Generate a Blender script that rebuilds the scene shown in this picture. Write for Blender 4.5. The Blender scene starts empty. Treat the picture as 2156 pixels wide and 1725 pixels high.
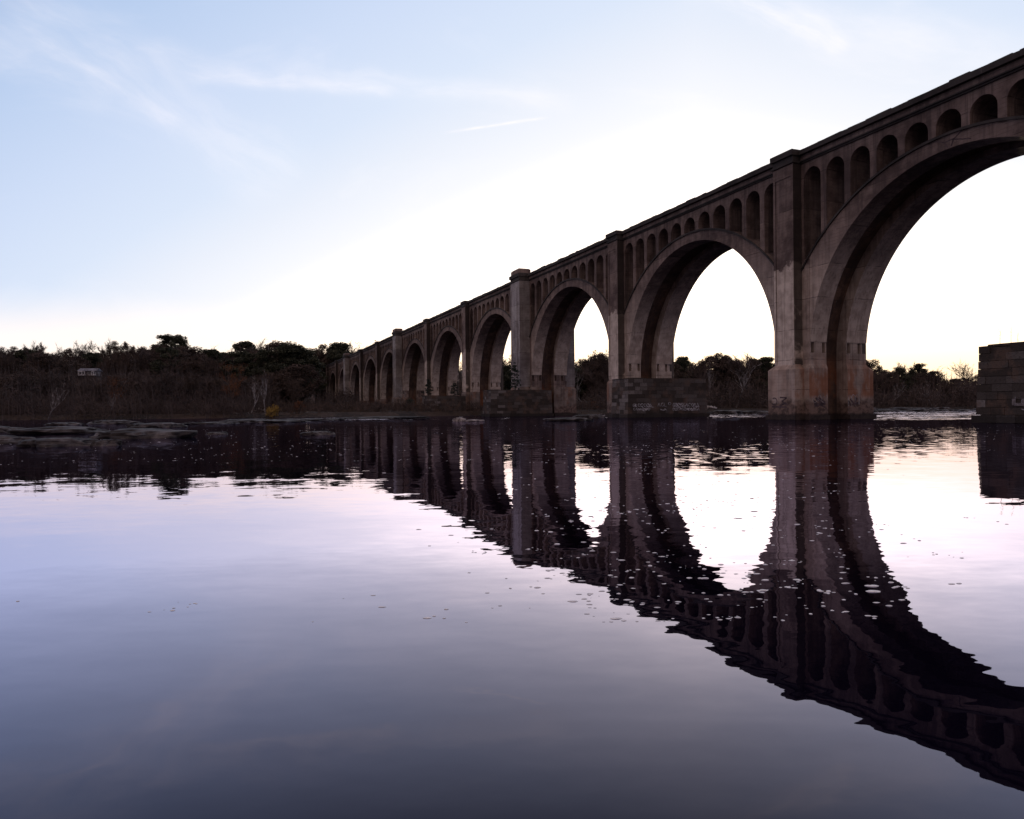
import bpy, bmesh, math, random
import numpy as np
from mathutils import Vector, noise as mnoise

S = bpy.context.scene
COL = S.collection

# ------------------------------------------------------------------ camera
CAM_H = 1.3
cam_d = bpy.data.cameras.new('camera')
cam = bpy.data.objects.new('camera', cam_d)
COL.objects.link(cam)
cam.location = (0, 0, CAM_H)
cam.rotation_euler = (math.pi / 2, 0.0087, 0)
cam_d.sensor_width = 36.0
cam_d.lens = 36.0 * 1740 / 2400
cam_d.clip_start = 0.1
cam_d.clip_end = 9000
S.camera = cam

S.view_settings.view_transform = 'Standard'
S.view_settings.look = 'None'
S.view_settings.gamma = 1.0
S.view_settings.exposure = 0.0
S.view_settings.use_curve_mapping = False
try:
    S.cycles.max_bounces = 8
    S.cycles.glossy_bounces = 4
    S.cycles.diffuse_bounces = 3
    S.cycles.caustics_reflective = True
    S.cycles.caustics_refractive = False
    S.cycles.sample_clamp_indirect = 4.0
except Exception:
    pass

# ------------------------------------------------------------------ node helpers
class NT:
    """little expression helper over a node tree"""
    def __init__(self, tree):
        self.t = tree; self.n = tree.nodes; self.l = tree.links
    def put(self, sock, v):
        if v is None: return
        if hasattr(v, 'is_output'):
            self.l.new(v, sock)
        else:
            sock.default_value = v
    def m(self, op, a, b=None, c=None, clamp=False):
        nd = self.n.new('ShaderNodeMath'); nd.operation = op; nd.use_clamp = clamp
        self.put(nd.inputs[0], a)
        if b is not None: self.put(nd.inputs[1], b)
        if c is not None: self.put(nd.inputs[2], c)
        return nd.outputs[0]
    def add(s, a, b): return s.m('ADD', a, b)
    def sub(s, a, b): return s.m('SUBTRACT', a, b)
    def mul(s, a, b): return s.m('MULTIPLY', a, b)
    def div(s, a, b): return s.m('DIVIDE', a, b)
    def rng(self, v, a, b, c=0.0, d=1.0, smooth=True):
        nd = self.n.new('ShaderNodeMapRange')
        nd.interpolation_type = 'SMOOTHSTEP' if smooth else 'LINEAR'
        nd.clamp = True
        self.put(nd.inputs[0], v)
        for i, x in enumerate((a, b, c, d)): self.put(nd.inputs[i + 1], x)
        return nd.outputs[0]
    def vm(self, op, a, b=None, scale=None):
        nd = self.n.new('ShaderNodeVectorMath'); nd.operation = op
        self.put(nd.inputs[0], a)
        if b is not None: self.put(nd.inputs[1], b)
        if scale is not None: self.put(nd.inputs['Scale'], scale)
        return nd.outputs[0]
    def xyz(self, x, y, z):
        nd = self.n.new('ShaderNodeCombineXYZ')
        for i, v in enumerate((x, y, z)): self.put(nd.inputs[i], v)
        return nd.outputs[0]
    def sep(self, v):
        nd = self.n.new('ShaderNodeSeparateXYZ'); self.put(nd.inputs[0], v)
        return nd.outputs[0], nd.outputs[1], nd.outputs[2]
    def noise(self, vec, scale, detail=3.0, rough=0.55, color=False, dist=0.0):
        nd = self.n.new('ShaderNodeTexNoise')
        self.put(nd.inputs['Vector'], vec)
        nd.inputs['Scale'].default_value = scale
        nd.inputs['Detail'].default_value = detail
        nd.inputs['Roughness'].default_value = rough
        nd.inputs['Distortion'].default_value = dist
        return nd.outputs['Color'] if color else nd.outputs['Fac']
    def mix(self, f, a, b, mode='MIX'):
        nd = self.n.new('ShaderNodeMix'); nd.data_type = 'RGBA'; nd.blend_type = mode
        nd.clamp_factor = True
        self.put(nd.inputs[0], f)
        self.put(nd.inputs[6], a if hasattr(a, 'is_output') else (*a, 1.0))
        self.put(nd.inputs[7], b if hasattr(b, 'is_output') else (*b, 1.0))
        return nd.outputs[2]
    def ramp(self, f, stops, interp='LINEAR'):
        nd = self.n.new('ShaderNodeValToRGB'); cr = nd.color_ramp; cr.interpolation = interp
        while len(cr.elements) < len(stops): cr.elements.new(0.5)
        for e, (p, c) in zip(cr.elements, stops):
            e.position = p; e.color = (*c, 1.0)
        self.put(nd.inputs[0], f)
        return nd.outputs[0]

# ------------------------------------------------------------------ world: dusk sky with cirrus and contrails
def build_world():
    w = bpy.data.worlds.new('World'); S.world = w
    w.use_nodes = True
    N = NT(w.node_tree); N.n.clear()
    tc = N.n.new('ShaderNodeTexCoord')
    d = tc.outputs['Generated']
    x, y, z = N.sep(d)
    zc = N.m('MAXIMUM', z, 0.0)
    el = N.mul(N.m('ARCSINE', zc), 57.2958)
    az = N.mul(N.m('ARCTAN2', x, y), 57.2958)
    saz = N.m('WRAP', N.sub(az, 14.0), 180.0, -180.0)
    asz = N.m('ABSOLUTE', saz)
    v = N.add(N.mul(asz, N.m('MINIMUM', N.add(0.20, N.mul(asz, 0.0058)), 0.55)), el)
    K = 1 / 130.0
    sky = N.ramp(N.mul(v, K), [
        (0 * K, (3.6, 2.9, 2.2)), (8 * K, (2.7, 2.25, 1.85)), (14 * K, (1.80, 1.60, 1.42)), (18 * K, (1.24, 1.18, 1.14)),
        (22 * K, (0.96, 0.97, 1.02)), (26 * K, (0.84, 0.885, 0.985)), (30 * K, (0.72, 0.81, 0.97)), (36 * K, (0.63, 0.735, 0.94)),
        (46 * K, (0.46, 0.60, 0.85)), (60 * K, (0.27, 0.34, 0.57)), (78 * K, (0.33, 0.295, 0.38)),
        (100 * K, (0.51, 0.39, 0.385)), (130 * K, (0.60, 0.45, 0.415))])
    # warm cream band low over the trees, strongest on the sunset side
    ss = N.rng(N.m('ABSOLUTE', saz), 62.0, 12.0)
    warmc = N.mix(ss, (1.20, 1.07, 1.00), (1.75, 1.30, 0.84))
    sky = N.mix(N.mul(N.rng(el, 8.5, 2.0), N.rng(y, -0.2, 0.5)), sky, warmc)
    # ---- clouds, laid out in gnomonic sky coordinates about the +Y axis (1 unit = 1 rad-ish * 1563)
    yy = N.m('MAXIMUM', y, 0.02)
    gx = N.mul(N.div(x, yy), 1563.0); gz = N.mul(N.div(z, yy), 1563.0)
    p = N.xyz(gx, gz, 0.0)
    front = N.rng(y, 0.05, 0.3)
    up = N.rng(z, 0.005, 0.03)
    warp = N.vm('SUBTRACT', N.noise(N.vm('SCALE', p, scale=0.004), 1.0, 4.0, 0.6, color=True), (0.5, 0.5, 0.5))
    warp2 = N.vm('SUBTRACT', N.noise(N.vm('SCALE', p, scale=0.02), 1.0, 3.0, 0.6, color=True), (0.5, 0.5, 0.5))
    def P2(px, py): return (px - 1078.0, 862.5 - py)
    def streak(A, B, wdt, wamp, stretch, sharp=None, taper=0.12, gain=1.0, one_side=False):
        ax, ay = P2(*A); bx, by = P2(*B)
        L = math.hypot(bx - ax, by - ay); ux, uy = (bx - ax) / L, (by - ay) / L
        pw = N.vm('ADD', p, N.vm('SCALE', warp, scale=wamp))
        px, py, _ = N.sep(pw)
        rx = N.sub(px, ax); ry = N.sub(py, ay)
        t = N.div(N.add(N.mul(rx, ux), N.mul(ry, uy)), L)
        q = N.sub(N.mul(ry, ux), N.mul(rx, uy))
        g = N.div(q, wdt)
        prof = N.m('POWER', 2.71828, N.mul(N.mul(g, g), -1.0))
        if one_side:
            prof = N.mul(prof, N.rng(q, -wdt * 0.25, wdt * 0.15))
        rngt = N.mul(N.rng(t, 0.0, taper), N.rng(t, 1.0, 1.0 - taper))
        nv = N.xyz(N.mul(t, L / stretch), N.div(q, stretch * 0.22), 3.7)
        fib = N.rng(N.noise(nv, 1.0, 5.0, 0.62), 0.30, 0.72)
        return N.mul(N.mul(N.mul(prof, rngt), N.add(0.25, N.mul(fib, 0.75))), gain)
    parts = [
        streak((20, -40), (640, 400), 62, 90, 220, gain=0.25),
        streak((60, 60), (400, 265), 16, 30, 120, gain=0.25),
        streak((-80, 60), (260, 200), 40, 80, 160, gain=0.18),
        streak((240, 110), (1240, 215), 26, 90, 200, gain=0.27),
        streak((380, 150), (860, 190), 12, 50, 120, gain=0.28),
        streak((930, 281), (1172, 246), 3.0, 5, 60, gain=0.5, taper=0.25),
        streak((1440, -60), (1800, 110), 34, 110, 150, gain=0.4),
        streak((1600, 20), (2300, 160), 40, 120, 260, gain=0.2),
        streak((900, 470), (1400, 520), 26, 60, 260, gain=0.25),
        streak((1800, 620), (2400, 560), 18, 60, 260, gain=0.3),
    ]
    acc = parts[0]
    for q in parts[1:]: acc = N.add(acc, q)
    # thin general veil
    veil = N.rng(N.noise(N.vm('MULTIPLY', p, (0.0016, 0.0042, 1.0)), 1.0, 5.0, 0.6, dist=0.6), 0.52, 0.80)
    acc = N.add(acc, N.mul(veil, 0.22))
    acc = N.m('MINIMUM', N.mul(N.mul(acc, front), up), 1.0)
    cl = N.vm('ADD', N.vm('SCALE', sky, scale=0.72), (0.62, 0.50, 0.40))
    col = N.mix(acc, sky, cl)
    bg = N.n.new('ShaderNodeBackground')
    N.l.new(col, bg.inputs[0]); bg.inputs[1].default_value = 1.0
    out = N.n.new('ShaderNodeOutputWorld'); N.l.new(bg.outputs[0], out.inputs[0])
    try:
        w.cycles.sampling_method = 'MANUAL'; w.cycles.sample_map_resolution = 1024
    except Exception: pass
build_world()

# sun just above the horizon, hidden behind the far wood
sun_d = bpy.data.lights.new('sun', 'SUN'); sun_d.energy = 0.5; sun_d.angle = math.radians(0.5)
sun_d.color = (1.0, 0.78, 0.55)
sun = bpy.data.objects.new('sun', sun_d); COL.objects.link(sun)
_a, _e = math.radians(14), math.radians(1.2)
sun.rotation_euler = Vector((-math.sin(_a) * math.cos(_e), -math.cos(_a) * math.cos(_e), -math.sin(_e))).to_track_quat('-Z', 'Y').to_euler()

# ------------------------------------------------------------------ mesh helpers
class MB:
    def __init__(self): self.v = []; self.f = []
    def quadstrip(self, A, B, closed=False):
        """two polylines of equal length"""
        o = len(self.v); n = len(A); self.v += [tuple(a) for a in A] + [tuple(b) for b in B]
        for i in range(n if closed else n - 1):
            j = (i + 1) % n
            self.f.append((o + i, o + j, o + n + j, o + n + i))
    def hexa(self, c):
        o = len(self.v); self.v += [tuple(p) for p in c]
        for q in ((0, 3, 2, 1), (4, 5, 6, 7), (0, 1, 5, 4), (1, 2, 6, 5), (2, 3, 7, 6), (3, 0, 4, 7)):
            self.f.append(tuple(o + i for i in q))
    def box(self, x0, x1, y0, y1, z0, z1):
        self.hexa([(x0, y0, z0), (x1, y0, z0), (x1, y1, z0), (x0, y1, z0),
                   (x0, y0, z1), (x1, y0, z1), (x1, y1, z1), (x0, y1, z1)])
    def frus(self, a, b, z0, z1):
        """a, b = (x0,x1,y0,y1) rectangles at z0 and z1"""
        self.hexa([(a[0], a[2], z0), (a[1], a[2], z0), (a[1], a[3], z0), (a[0], a[3], z0),
                   (b[0], b[2], z1), (b[1], b[2], z1), (b[1], b[3], z1), (b[0], b[3], z1)])
    def wall(self, prof, t0, t1):
        """prof = list of (s, zlow, zhigh) stations: a solid strip between t0 and t1 (x axis)"""
        n = len(prof); o = len(self.v)
        for s, a, b in prof:
            self.v += [(t0, s, a), (t0, s, b), (t1, s, b), (t1, s, a)]
        for i in range(n - 1):
            p = o + 4 * i; q = p + 4
            for k in range(4):
                self.f.append((p + k, p + (k + 1) % 4, q + (k + 1) % 4, q + k))
        self.f.append((o, o + 1, o + 2, o + 3)); e = o + 4 * (n - 1)
        self.f.append((e + 3, e + 2, e + 1, e))
    def tube(self, pts, rad, n=5, cap=True):
        pts = [Vector(p) for p in pts]; o = len(self.v)
        for i, p in enumerate(pts):
            d = (pts[min(i + 1, len(pts) - 1)] - pts[max(i - 1, 0)])
            if d.length < 1e-9: d = Vector((0, 0, 1))
            d.normalize()
            u = d.orthogonal().normalized(); w = d.cross(u)
            r = rad[i]
            for k in range(n):
                a = 2 * math.pi * k / n
                self.v.append(tuple(p + (u * math.cos(a) + w * math.sin(a)) * r))
        for i in range(len(pts) - 1):
            for k in range(n):
                a = o + i * n + k; b = o + i * n + (k + 1) % n
                self.f.append((a, b, b + n, a + n))
        if cap:
            self.f.append(tuple(o + (len(pts) - 1) * n + k for k in range(n)))
    def blade(self, p, d, ln, wd, side):
        p = Vector(p); d = Vector(d).normalized(); side = Vector(side).normalized()
        o = len(self.v); a = p - side * wd / 2; b = p + side * wd / 2; c = p + d * ln
        self.v += [tuple(a), tuple(b), tuple(c)]; self.f.append((o, o + 1, o + 2))
    def leaf(self, p, u, w):
        o = len(self.v); p = Vector(p)
        self.v += [tuple(p - u), tuple(p + w), tuple(p + u), tuple(p - w)]
        self.f.append((o, o + 1, o + 2, o + 3))
    def mesh(self, name, mat, smooth=False, fix=False):
        me = bpy.data.meshes.new(name)
        me.from_pydata(self.v, [], self.f)
        if mat: me.materials.append(mat)
        if fix:
            b = bmesh.new(); b.from_mesh(me); bmesh.ops.recalc_face_normals(b, faces=b.faces); b.to_mesh(me); b.free()
        if smooth: me.polygons.foreach_set('use_smooth', [True] * len(me.polygons))
        me.update()
        return me
    def build(self, name, mat, parent=None, smooth=False, fix=True):
        o = bpy.data.objects.new(name, self.mesh(name, mat, smooth, fix)); COL.objects.link(o)
        if parent: o.parent = parent
        return o

def tag(o, label=None, cat=None, group=None, kind=None):
    if label: o['label'] = label
    if cat: o['category'] = cat
    if group: o['group'] = group
    if kind: o['kind'] = kind
    return o
def empty(name, loc=(0, 0, 0), rz=0.0):
    o = bpy.data.objects.new(name, None); o.location = loc; o.rotation_euler = (0, 0, rz); o.empty_display_size = 0.5
    COL.objects.link(o); return o
def copy_tree(o, parent=None):
    c = o.copy(); COL.objects.link(c)
    if parent: c.parent = parent
    for ch in list(o.children): copy_tree(ch, c)
    return c

# ------------------------------------------------------------------ materials
def mat_new(name):
    m = bpy.data.materials.new(name); m.use_nodes = True
    N = NT(m.node_tree); N.n.clear()
    out = N.n.new('ShaderNodeOutputMaterial')
    return m, N, out
def principled(N, out, col, rough=0.9, normal=None, spec=0.3):
    b = N.n.new('ShaderNodeBsdfPrincipled')
    N.put(b.inputs['Base Color'], col if hasattr(col, 'is_output') else (*col, 1))
    N.put(b.inputs['Roughness'], rough)
    b.inputs['Specular IOR Level'].default_value = spec
    if normal is not None: N.l.new(normal, b.inputs['Normal'])
    N.l.new(b.outputs[0], out.inputs[0]); return b
def bump(N, h, dist=0.02, st=0.6):
    nd = N.n.new('ShaderNodeBump'); nd.inputs['Strength'].default_value = st; nd.inputs['Distance'].default_value = dist
    N.l.new(h, nd.inputs['Height']); return nd.outputs[0]

def concrete(name, dark=(0.098, 0.070, 0.064), light=(0.28, 0.215, 0.190), refaced_lit=0.0, soft=0.2, rust=0.0, grime=0.62, seed=0.0, side_dark=0.0, foot=0.0):
    m, N, out = mat_new(name)
    tc = N.n.new('ShaderNodeTexCoord'); p = N.vm('ADD', tc.outputs['Object'], (seed, seed * 1.7, 0.0))
    x, y, z = N.sep(p)
    big = N.noise(p, 0.16, 6, 0.62)
    mid = N.noise(p, 0.9, 5, 0.6)
    fine = N.noise(p, 7.0, 4, 0.6)
    # rain streaks: tall thin noise
    st = N.noise(N.vm('MULTIPLY', p, (1.3, 1.3, 0.07)), 1.0, 4, 0.6)
    st2 = N.noise(N.vm('MULTIPLY', p, (4.5, 4.5, 0.11)), 1.0, 3, 0.6)
    c = N.mix(N.rng(N.add(N.mul(big, 0.6), N.mul(mid, 0.4)), 0.36, 0.64), dark, light)
    # pours: lift joints every ~3 m, each pour a little different
    lift = N.div(N.add(z, N.mul(N.sub(mid, 0.5), 0.12)), 3.05)
    pour = N.noise(N.xyz(N.m('FLOOR', lift), N.m('FLOOR', N.div(y, 36.4)), 1.3), 3.3, 0, 0.5)
    c = N.mix(1.0, c, N.ramp(pour, [(0.3, (0.72, 0.70, 0.72)), (0.7, (1.18, 1.16, 1.12))]), 'MULTIPLY')
    jl = N.m('FRACT', lift)
    joint = N.mul(N.rng(N.m('ABSOLUTE', N.sub(jl, 0.5)), 0.487, 0.494), N.rng(N.noise(p, 0.7, 3), 0.42, 0.6))
    c = N.mix(N.mul(joint, 0.75), c, (0.03, 0.022, 0.02))
    # board marks
    bl = N.m('FRACT', N.div(z, 0.32))
    board = N.mul(N.rng(N.m('ABSOLUTE', N.sub(bl, 0.5)), 0.44, 0.49), N.rng(N.noise(N.vm('MULTIPLY', p, (.35, .35, 1.6)), 1.0, 3), 0.38, 0.56))
    c = N.mix(N.mul(board, 0.72), c, (0.06, 0.045, 0.042))
    # black grime streaks
    g = N.mul(N.rng(N.add(N.mul(st, 0.6), N.mul(st2, 0.4)), 0.46, 0.59), grime)
    c = N.mix(g, c, (0.050, 0.038, 0.038))
    # paler low down: ragged refacing on pilasters; elsewhere light off the water painted in
    if refaced_lit > 0:
        edge = N.add(z, N.mul(N.sub(N.noise(p, 0.45, 5, 0.65), 0.5), 5.0))
        k = N.rng(edge, 15.4 + soft, 15.4 - soft)
        pale = N.mix(N.rng(mid, 0.35, 0.65), (0.42, 0.345, 0.295), (0.64, 0.545, 0.475))
        pale = N.mix(N.mul(N.rng(st2, 0.52, 0.70), 0.5), pale, (0.13, 0.10, 0.085))
        pale = N.mix(N.mul(joint, 0.7), pale, (0.04, 0.03, 0.028))
        c = N.mix(N.mul(k, refaced_lit), c, pale)
    if side_dark:
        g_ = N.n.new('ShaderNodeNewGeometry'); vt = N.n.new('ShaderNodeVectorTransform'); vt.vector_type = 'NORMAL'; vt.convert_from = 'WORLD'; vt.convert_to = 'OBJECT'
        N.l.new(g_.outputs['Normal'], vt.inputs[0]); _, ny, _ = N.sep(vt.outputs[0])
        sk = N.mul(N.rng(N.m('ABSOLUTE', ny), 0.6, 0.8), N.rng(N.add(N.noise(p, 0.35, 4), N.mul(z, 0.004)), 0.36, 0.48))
        c = N.mix(N.mul(sk, side_dark), c, (0.022, 0.019, 0.019))  # faces turned along the deck are darker, in patches
    # leached white runs
    lime = N.mul(N.rng(N.noise(N.vm('MULTIPLY', p, (2.2, 2.2, 0.16)), 1.0, 4, 0.65), 0.66, 0.76), N.rng(big, 0.45, 0.6))
    c = N.mix(N.mul(lime, 0.4), c, (0.50, 0.47, 0.46))
    # rust stains
    rn = N.mul(N.rng(N.noise(N.vm('MULTIPLY', p, (0.55, 0.55, 0.22)), 1.0, 5, 0.65), 0.56 - 0.20 * rust, 0.66 - 0.12 * rust), N.rng(z, 7.5, 3.9))
    rn = N.mul(rn, N.rng(z, 1.9, 2.6))
    if rust >= 0.8:                                              # iron-rich seepage runs down the inner jamb faces
        g2 = N.n.new('ShaderNodeNewGeometry'); v2 = N.n.new('ShaderNodeVectorTransform'); v2.vector_type = 'NORMAL'; v2.convert_from = 'WORLD'; v2.convert_to = 'OBJECT'
        N.l.new(g2.outputs['Normal'], v2.inputs[0]); _, n2, _ = N.sep(v2.outputs[0])
        rn = N.mul(rn, N.rng(N.m('ABSOLUTE', n2), 0.4, 0.8, 0.22, 1.0))
    c = N.mix(N.mul(rn, 0.30 + 0.55 * rust), c, N.mix(mid, (0.16, 0.045, 0.018), (0.30, 0.115, 0.045)))
    if foot > 0:
        fk = N.rng(N.add(z, N.mul(N.sub(mid, 0.5), 2.2)), 2.5, 1.5)
        c = N.mix(N.mul(fk, foot), c, N.mix(N.rng(N.noise(p, 2.2, 5, 0.65), 0.38, 0.6), (0.055, 0.036, 0.032), (0.17, 0.115, 0.095)))
    # tide mark
    tide = N.rng(N.add(z, N.mul(N.sub(mid, 0.5), 0.5)), 0.75, 0.45)
    c = N.mix(N.mul(tide, 0.85), c, (0.022, 0.018, 0.018))
    h = N.sub(N.add(N.mul(fine, 0.5), N.mul(mid, 0.5)), N.add(N.mul(joint, 0.8), N.mul(board, 0.6)))
    principled(N, out, c, 0.92, bump(N, h, 0.06, 0.55), 0.2)
    return m

M = {}
M['conc'] = concrete('weathered_concrete')
M['conc_low'] = concrete('pier_concrete', refaced_lit=0.6, soft=4.0, grime=0.5)  # lower piers and ribs paler: light off the water put into the colour
M['conc_rust'] = concrete('rust_stained_concrete', refaced_lit=0.38, grime=0.5, rust=0.8, foot=0.9)
M['base'] = concrete('stained_footing_concrete', dark=(0.075, 0.055, 0.05), light=(0.22, 0.175, 0.155), refaced_lit=0.12, grime=0.7, rust=0.35, foot=0.8, seed=2.0)
M['conc_pale'] = concrete('pale_pilaster_concrete', dark=(0.20, 0.18, 0.18), light=(0.40, 0.38, 0.385), grime=0.22, seed=5.0, side_dark=0.3)
M['pil'] = concrete('dark_sided_pilaster_concrete', refaced_lit=0.9, grime=0.35, side_dark=0.85)
M['recess'] = concrete('shaded_rusty_recess_concrete', dark=(0.055, 0.036, 0.03), light=(0.16, 0.105, 0.08), rust=0.7, grime=0.7)  # recess shade darkened into the colour, with rust and grime stains
M['conc_dark'] = concrete('sooty_concrete', dark=(0.028, 0.027, 0.027), light=(0.080, 0.074, 0.072), grime=0.45)

def stone_mat():
    m, N, out = mat_new('rough_stone')
    tc = N.n.new('ShaderNodeTexCoord'); p = tc.outputs['Object']
    at = N.n.new('ShaderNodeAttribute'); at.attribute_name = 'tint'
    n = N.noise(p, 0.6, 5, 0.6); f = N.noise(p, 5.0, 5, 0.65)
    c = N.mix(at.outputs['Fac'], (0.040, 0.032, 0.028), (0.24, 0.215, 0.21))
    c = N.mix(N.mul(N.rng(n, 0.50, 0.64), 0.6), c, N.mix(f, (0.07, 0.05, 0.04), (0.16, 0.10, 0.075)))
    c = N.mix(N.mul(N.rng(f, 0.5, 0.7), 0.6), c, (0.03, 0.026, 0.024))
    x, y, z = N.sep(p)
    c = N.mix(N.mul(N.rng(N.add(z, N.mul(N.sub(n, .5), .5)), 0.7, 0.4), 0.8), c, (0.02, 0.017, 0.016))
    principled(N, out, c, 0.95, bump(N, f, 0.08, 0.7), 0.2)
    return m
M['stone'] = stone_mat()

def simple(name, a, b, scale=2.0, rough=0.9, detail=4, bd=0.03, spec=0.2, thresh=(0.35, 0.65)):
    m, N, out = mat_new(name)
    tc = N.n.new('ShaderNodeTexCoord')
    n = N.noise(tc.outputs['Object'], scale, detail, 0.6)
    c = N.mix(N.rng(n, *thresh), a, b)
    principled(N, out, c, rough, bump(N, n, bd, 0.5) if bd else None, spec)
    return m
M['bark'] = simple('dark_bark', (0.035, 0.027, 0.023), (0.085, 0.068, 0.058), 3.0)
M['pale_bark'] = simple('sycamore_bark', (0.09, 0.083, 0.085), (0.32, 0.305, 0.315), 0.8)
M['twig'] = simple('bare_twigs', (0.048, 0.037, 0.036), (0.096, 0.074, 0.068), 0.25, bd=0)
M['twig_red'] = simple('russet_twigs', (0.050, 0.038, 0.034), (0.092, 0.066, 0.056), 0.3, bd=0)
M['rust_leaf'] = simple('russet_leaves', (0.08, 0.034, 0.018), (0.17, 0.075, 0.035), 0.4, bd=0)
M['oak'] = simple('withered_oak_leaves', (0.052, 0.041, 0.037), (0.108, 0.082, 0.068), 0.5, bd=0)
M['pine'] = simple('pine_needles', (0.030, 0.036, 0.026), (0.072, 0.076, 0.050), 0.7, bd=0)
M['cedar'] = simple('cedar_needles', (0.016, 0.026, 0.022), (0.042, 0.058, 0.046), 1.1, bd=0)
M['yellow'] = simple('yellow_leaves', (0.19, 0.12, 0.03), (0.31, 0.21, 0.06), 1.2, bd=0)
M['grass'] = simple('dry_grass', (0.035, 0.026, 0.018), (0.085, 0.058, 0.035), 0.8, bd=0)
M['rock'] = simple('river_granite', (0.022, 0.018, 0.018), (0.13, 0.118, 0.122), 0.9, bd=0.08, thresh=(0.44, 0.74), detail=7, rough=0.75)
M['rock_pale'] = simple('pale_granite', (0.10, 0.085, 0.085), (0.34, 0.31, 0.31), 1.4, bd=0.05, detail=6, rough=0.8)
M['log'] = simple('bleached_driftwood', (0.16, 0.14, 0.13), (0.46, 0.43, 0.42), 1.5)
M['white_paint'] = simple('white_house_paint', (0.62, 0.62, 0.66), (0.80, 0.80, 0.84), 0.8, bd=0)
M['roof'] = simple('grey_shingles', (0.10, 0.10, 0.12), (0.20, 0.20, 0.23), 1.5)
M['glass'] = simple('dark_window_glass', (0.02, 0.022, 0.03), (0.04, 0.045, 0.06), 1.0, rough=0.1, bd=0, spec=0.5)
M['spray_white'] = simple('white_spray_paint', (0.13, 0.125, 0.135), (0.40, 0.385, 0.41), 3.0, bd=0)
M['spray_dark'] = simple('dark_spray_paint', (0.04, 0.03, 0.035), (0.10, 0.07, 0.075), 2.0, bd=0)
M['spray_lilac'] = simple('lilac_spray_paint', (0.10, 0.085, 0.09), (0.19, 0.165, 0.17), 2.0, bd=0)
M['foam'] = simple('river_foam', (0.62, 0.64, 0.68), (0.86, 0.88, 0.92), 9.0, bd=0)

def ground_mat():
    m, N, out = mat_new('bank_soil')
    g = N.n.new('ShaderNodeNewGeometry'); p = g.outputs['Position']
    n = N.noise(p, 0.12, 6, 0.65); f = N.noise(p, 1.5, 5, 0.6)
    c = N.mix(N.rng(n, 0.4, 0.62), (0.020, 0.016, 0.014), (0.048, 0.033, 0.025))
    c = N.mix(N.rng(f, 0.5, 0.68), c, (0.070, 0.050, 0.040))
    principled(N, out, c, 0.95, bump(N, f, 0.15, 0.7), 0.1)
    return m
M['ground'] = ground_mat()

def water_mat():
    m, N, out = mat_new('river_surface')
    g = N.n.new('ShaderNodeNewGeometry'); p = g.outputs['Position']
    def sl(scale, amp, sx=1.0, sy=1.0, det=2, off=0.0):
        n = N.noise(N.vm('ADD', N.vm('MULTIPLY', p, (sx, sy, 1.0)), (off, off * 0.7, off)), scale, det, 0.5, color=True)
        v = N.vm('SUBTRACT', n, (0.5, 0.5, 0.5))
        return N.vm('SCALE', v, scale=amp)
    # wind-riffled patches out in the channel
    patch = N.noise(N.vm('MULTIPLY', p, (0.012, 0.035, 1.0)), 1.0, 4, 0.6)
    _, py, _ = N.sep(p)
    far = N.mul(N.rng(py, 11.0, 24.0), N.rng(patch, 0.36, 0.62, 0.25, 1.0))
    fine_w = N.rng(N.noise(N.vm('MULTIPLY', p, (0.05, 0.12, 1.0)), 1.0, 3), 0.4, 0.6, 0.5, 1.0)
    v = N.vm('ADD', sl(0.33, 0.014, 0.7, 1.0, 1), sl(1.25, 0.020, 0.55, 1.0, 2, 3.1))
    v = N.vm('ADD', v, N.vm('SCALE', N.vm('ADD', sl(3.6, 0.026, 0.40, 1.0, 1, 7.7), sl(9.5, 0.026, 0.5, 1.0, 2, 17.7)), scale=fine_w))
    v = N.vm('ADD', v, N.vm('SCALE', sl(4.2, 0.26, 0.6, 1.0, 2, 11.3), scale=N.mul(far, 0.36)))
    px_, _, _ = N.sep(p)
    rap = N.mul(N.m('MAXIMUM', N.mul(N.rng(py, 84.0, 112.0), N.rng(px_, -75.0, 40.0, 0.35, 1.0)), N.mul(N.rng(py, 62.0, 84.0), N.rng(N.sub(px_, N.mul(py, 0.43)), 0.0, 5.0))), N.rng(N.noise(N.vm('MULTIPLY', p, (0.03, 0.12, 1.0)), 1.0, 3), 0.42, 0.56, 0.1, 1.0))
    v = N.vm('ADD', v, N.vm('SCALE', sl(1.7, 0.85, 0.5, 1.0, 2, 23.0), scale=rap))
    x, y, _ = N.sep(v)
    nrm = N.vm('NORMALIZE', N.xyz(N.mul(x, -0.8), N.mul(y, -1.0), 1.0))
    fr = N.n.new('ShaderNodeFresnel'); fr.inputs['IOR'].default_value = 1.42; N.l.new(nrm, fr.inputs['Normal'])
    gl = N.n.new('ShaderNodeBsdfGlossy'); gl.inputs['Color'].default_value = (0.84, 0.80, 1.0, 1); gl.inputs['Roughness'].default_value = 0.008
    N.l.new(nrm, gl.inputs['Normal'])
    df = N.n.new('ShaderNodeBsdfDiffuse'); df.inputs['Color'].default_value = (0.003, 0.002, 0.007, 1)
    mx = N.n.new('ShaderNodeMixShader')
    N.l.new(N.m('MINIMUM', N.m('MULTIPLY', N.sub(fr.outputs[0], 0.062), 2.4, clamp=True), 0.74), mx.inputs[0]); N.l.new(df.outputs[0], mx.inputs[1]); N.l.new(gl.outputs[0], mx.inputs[2])
    N.l.new(mx.outputs[0], out.inputs[0])
    return m
M['water'] = water_mat()

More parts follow.
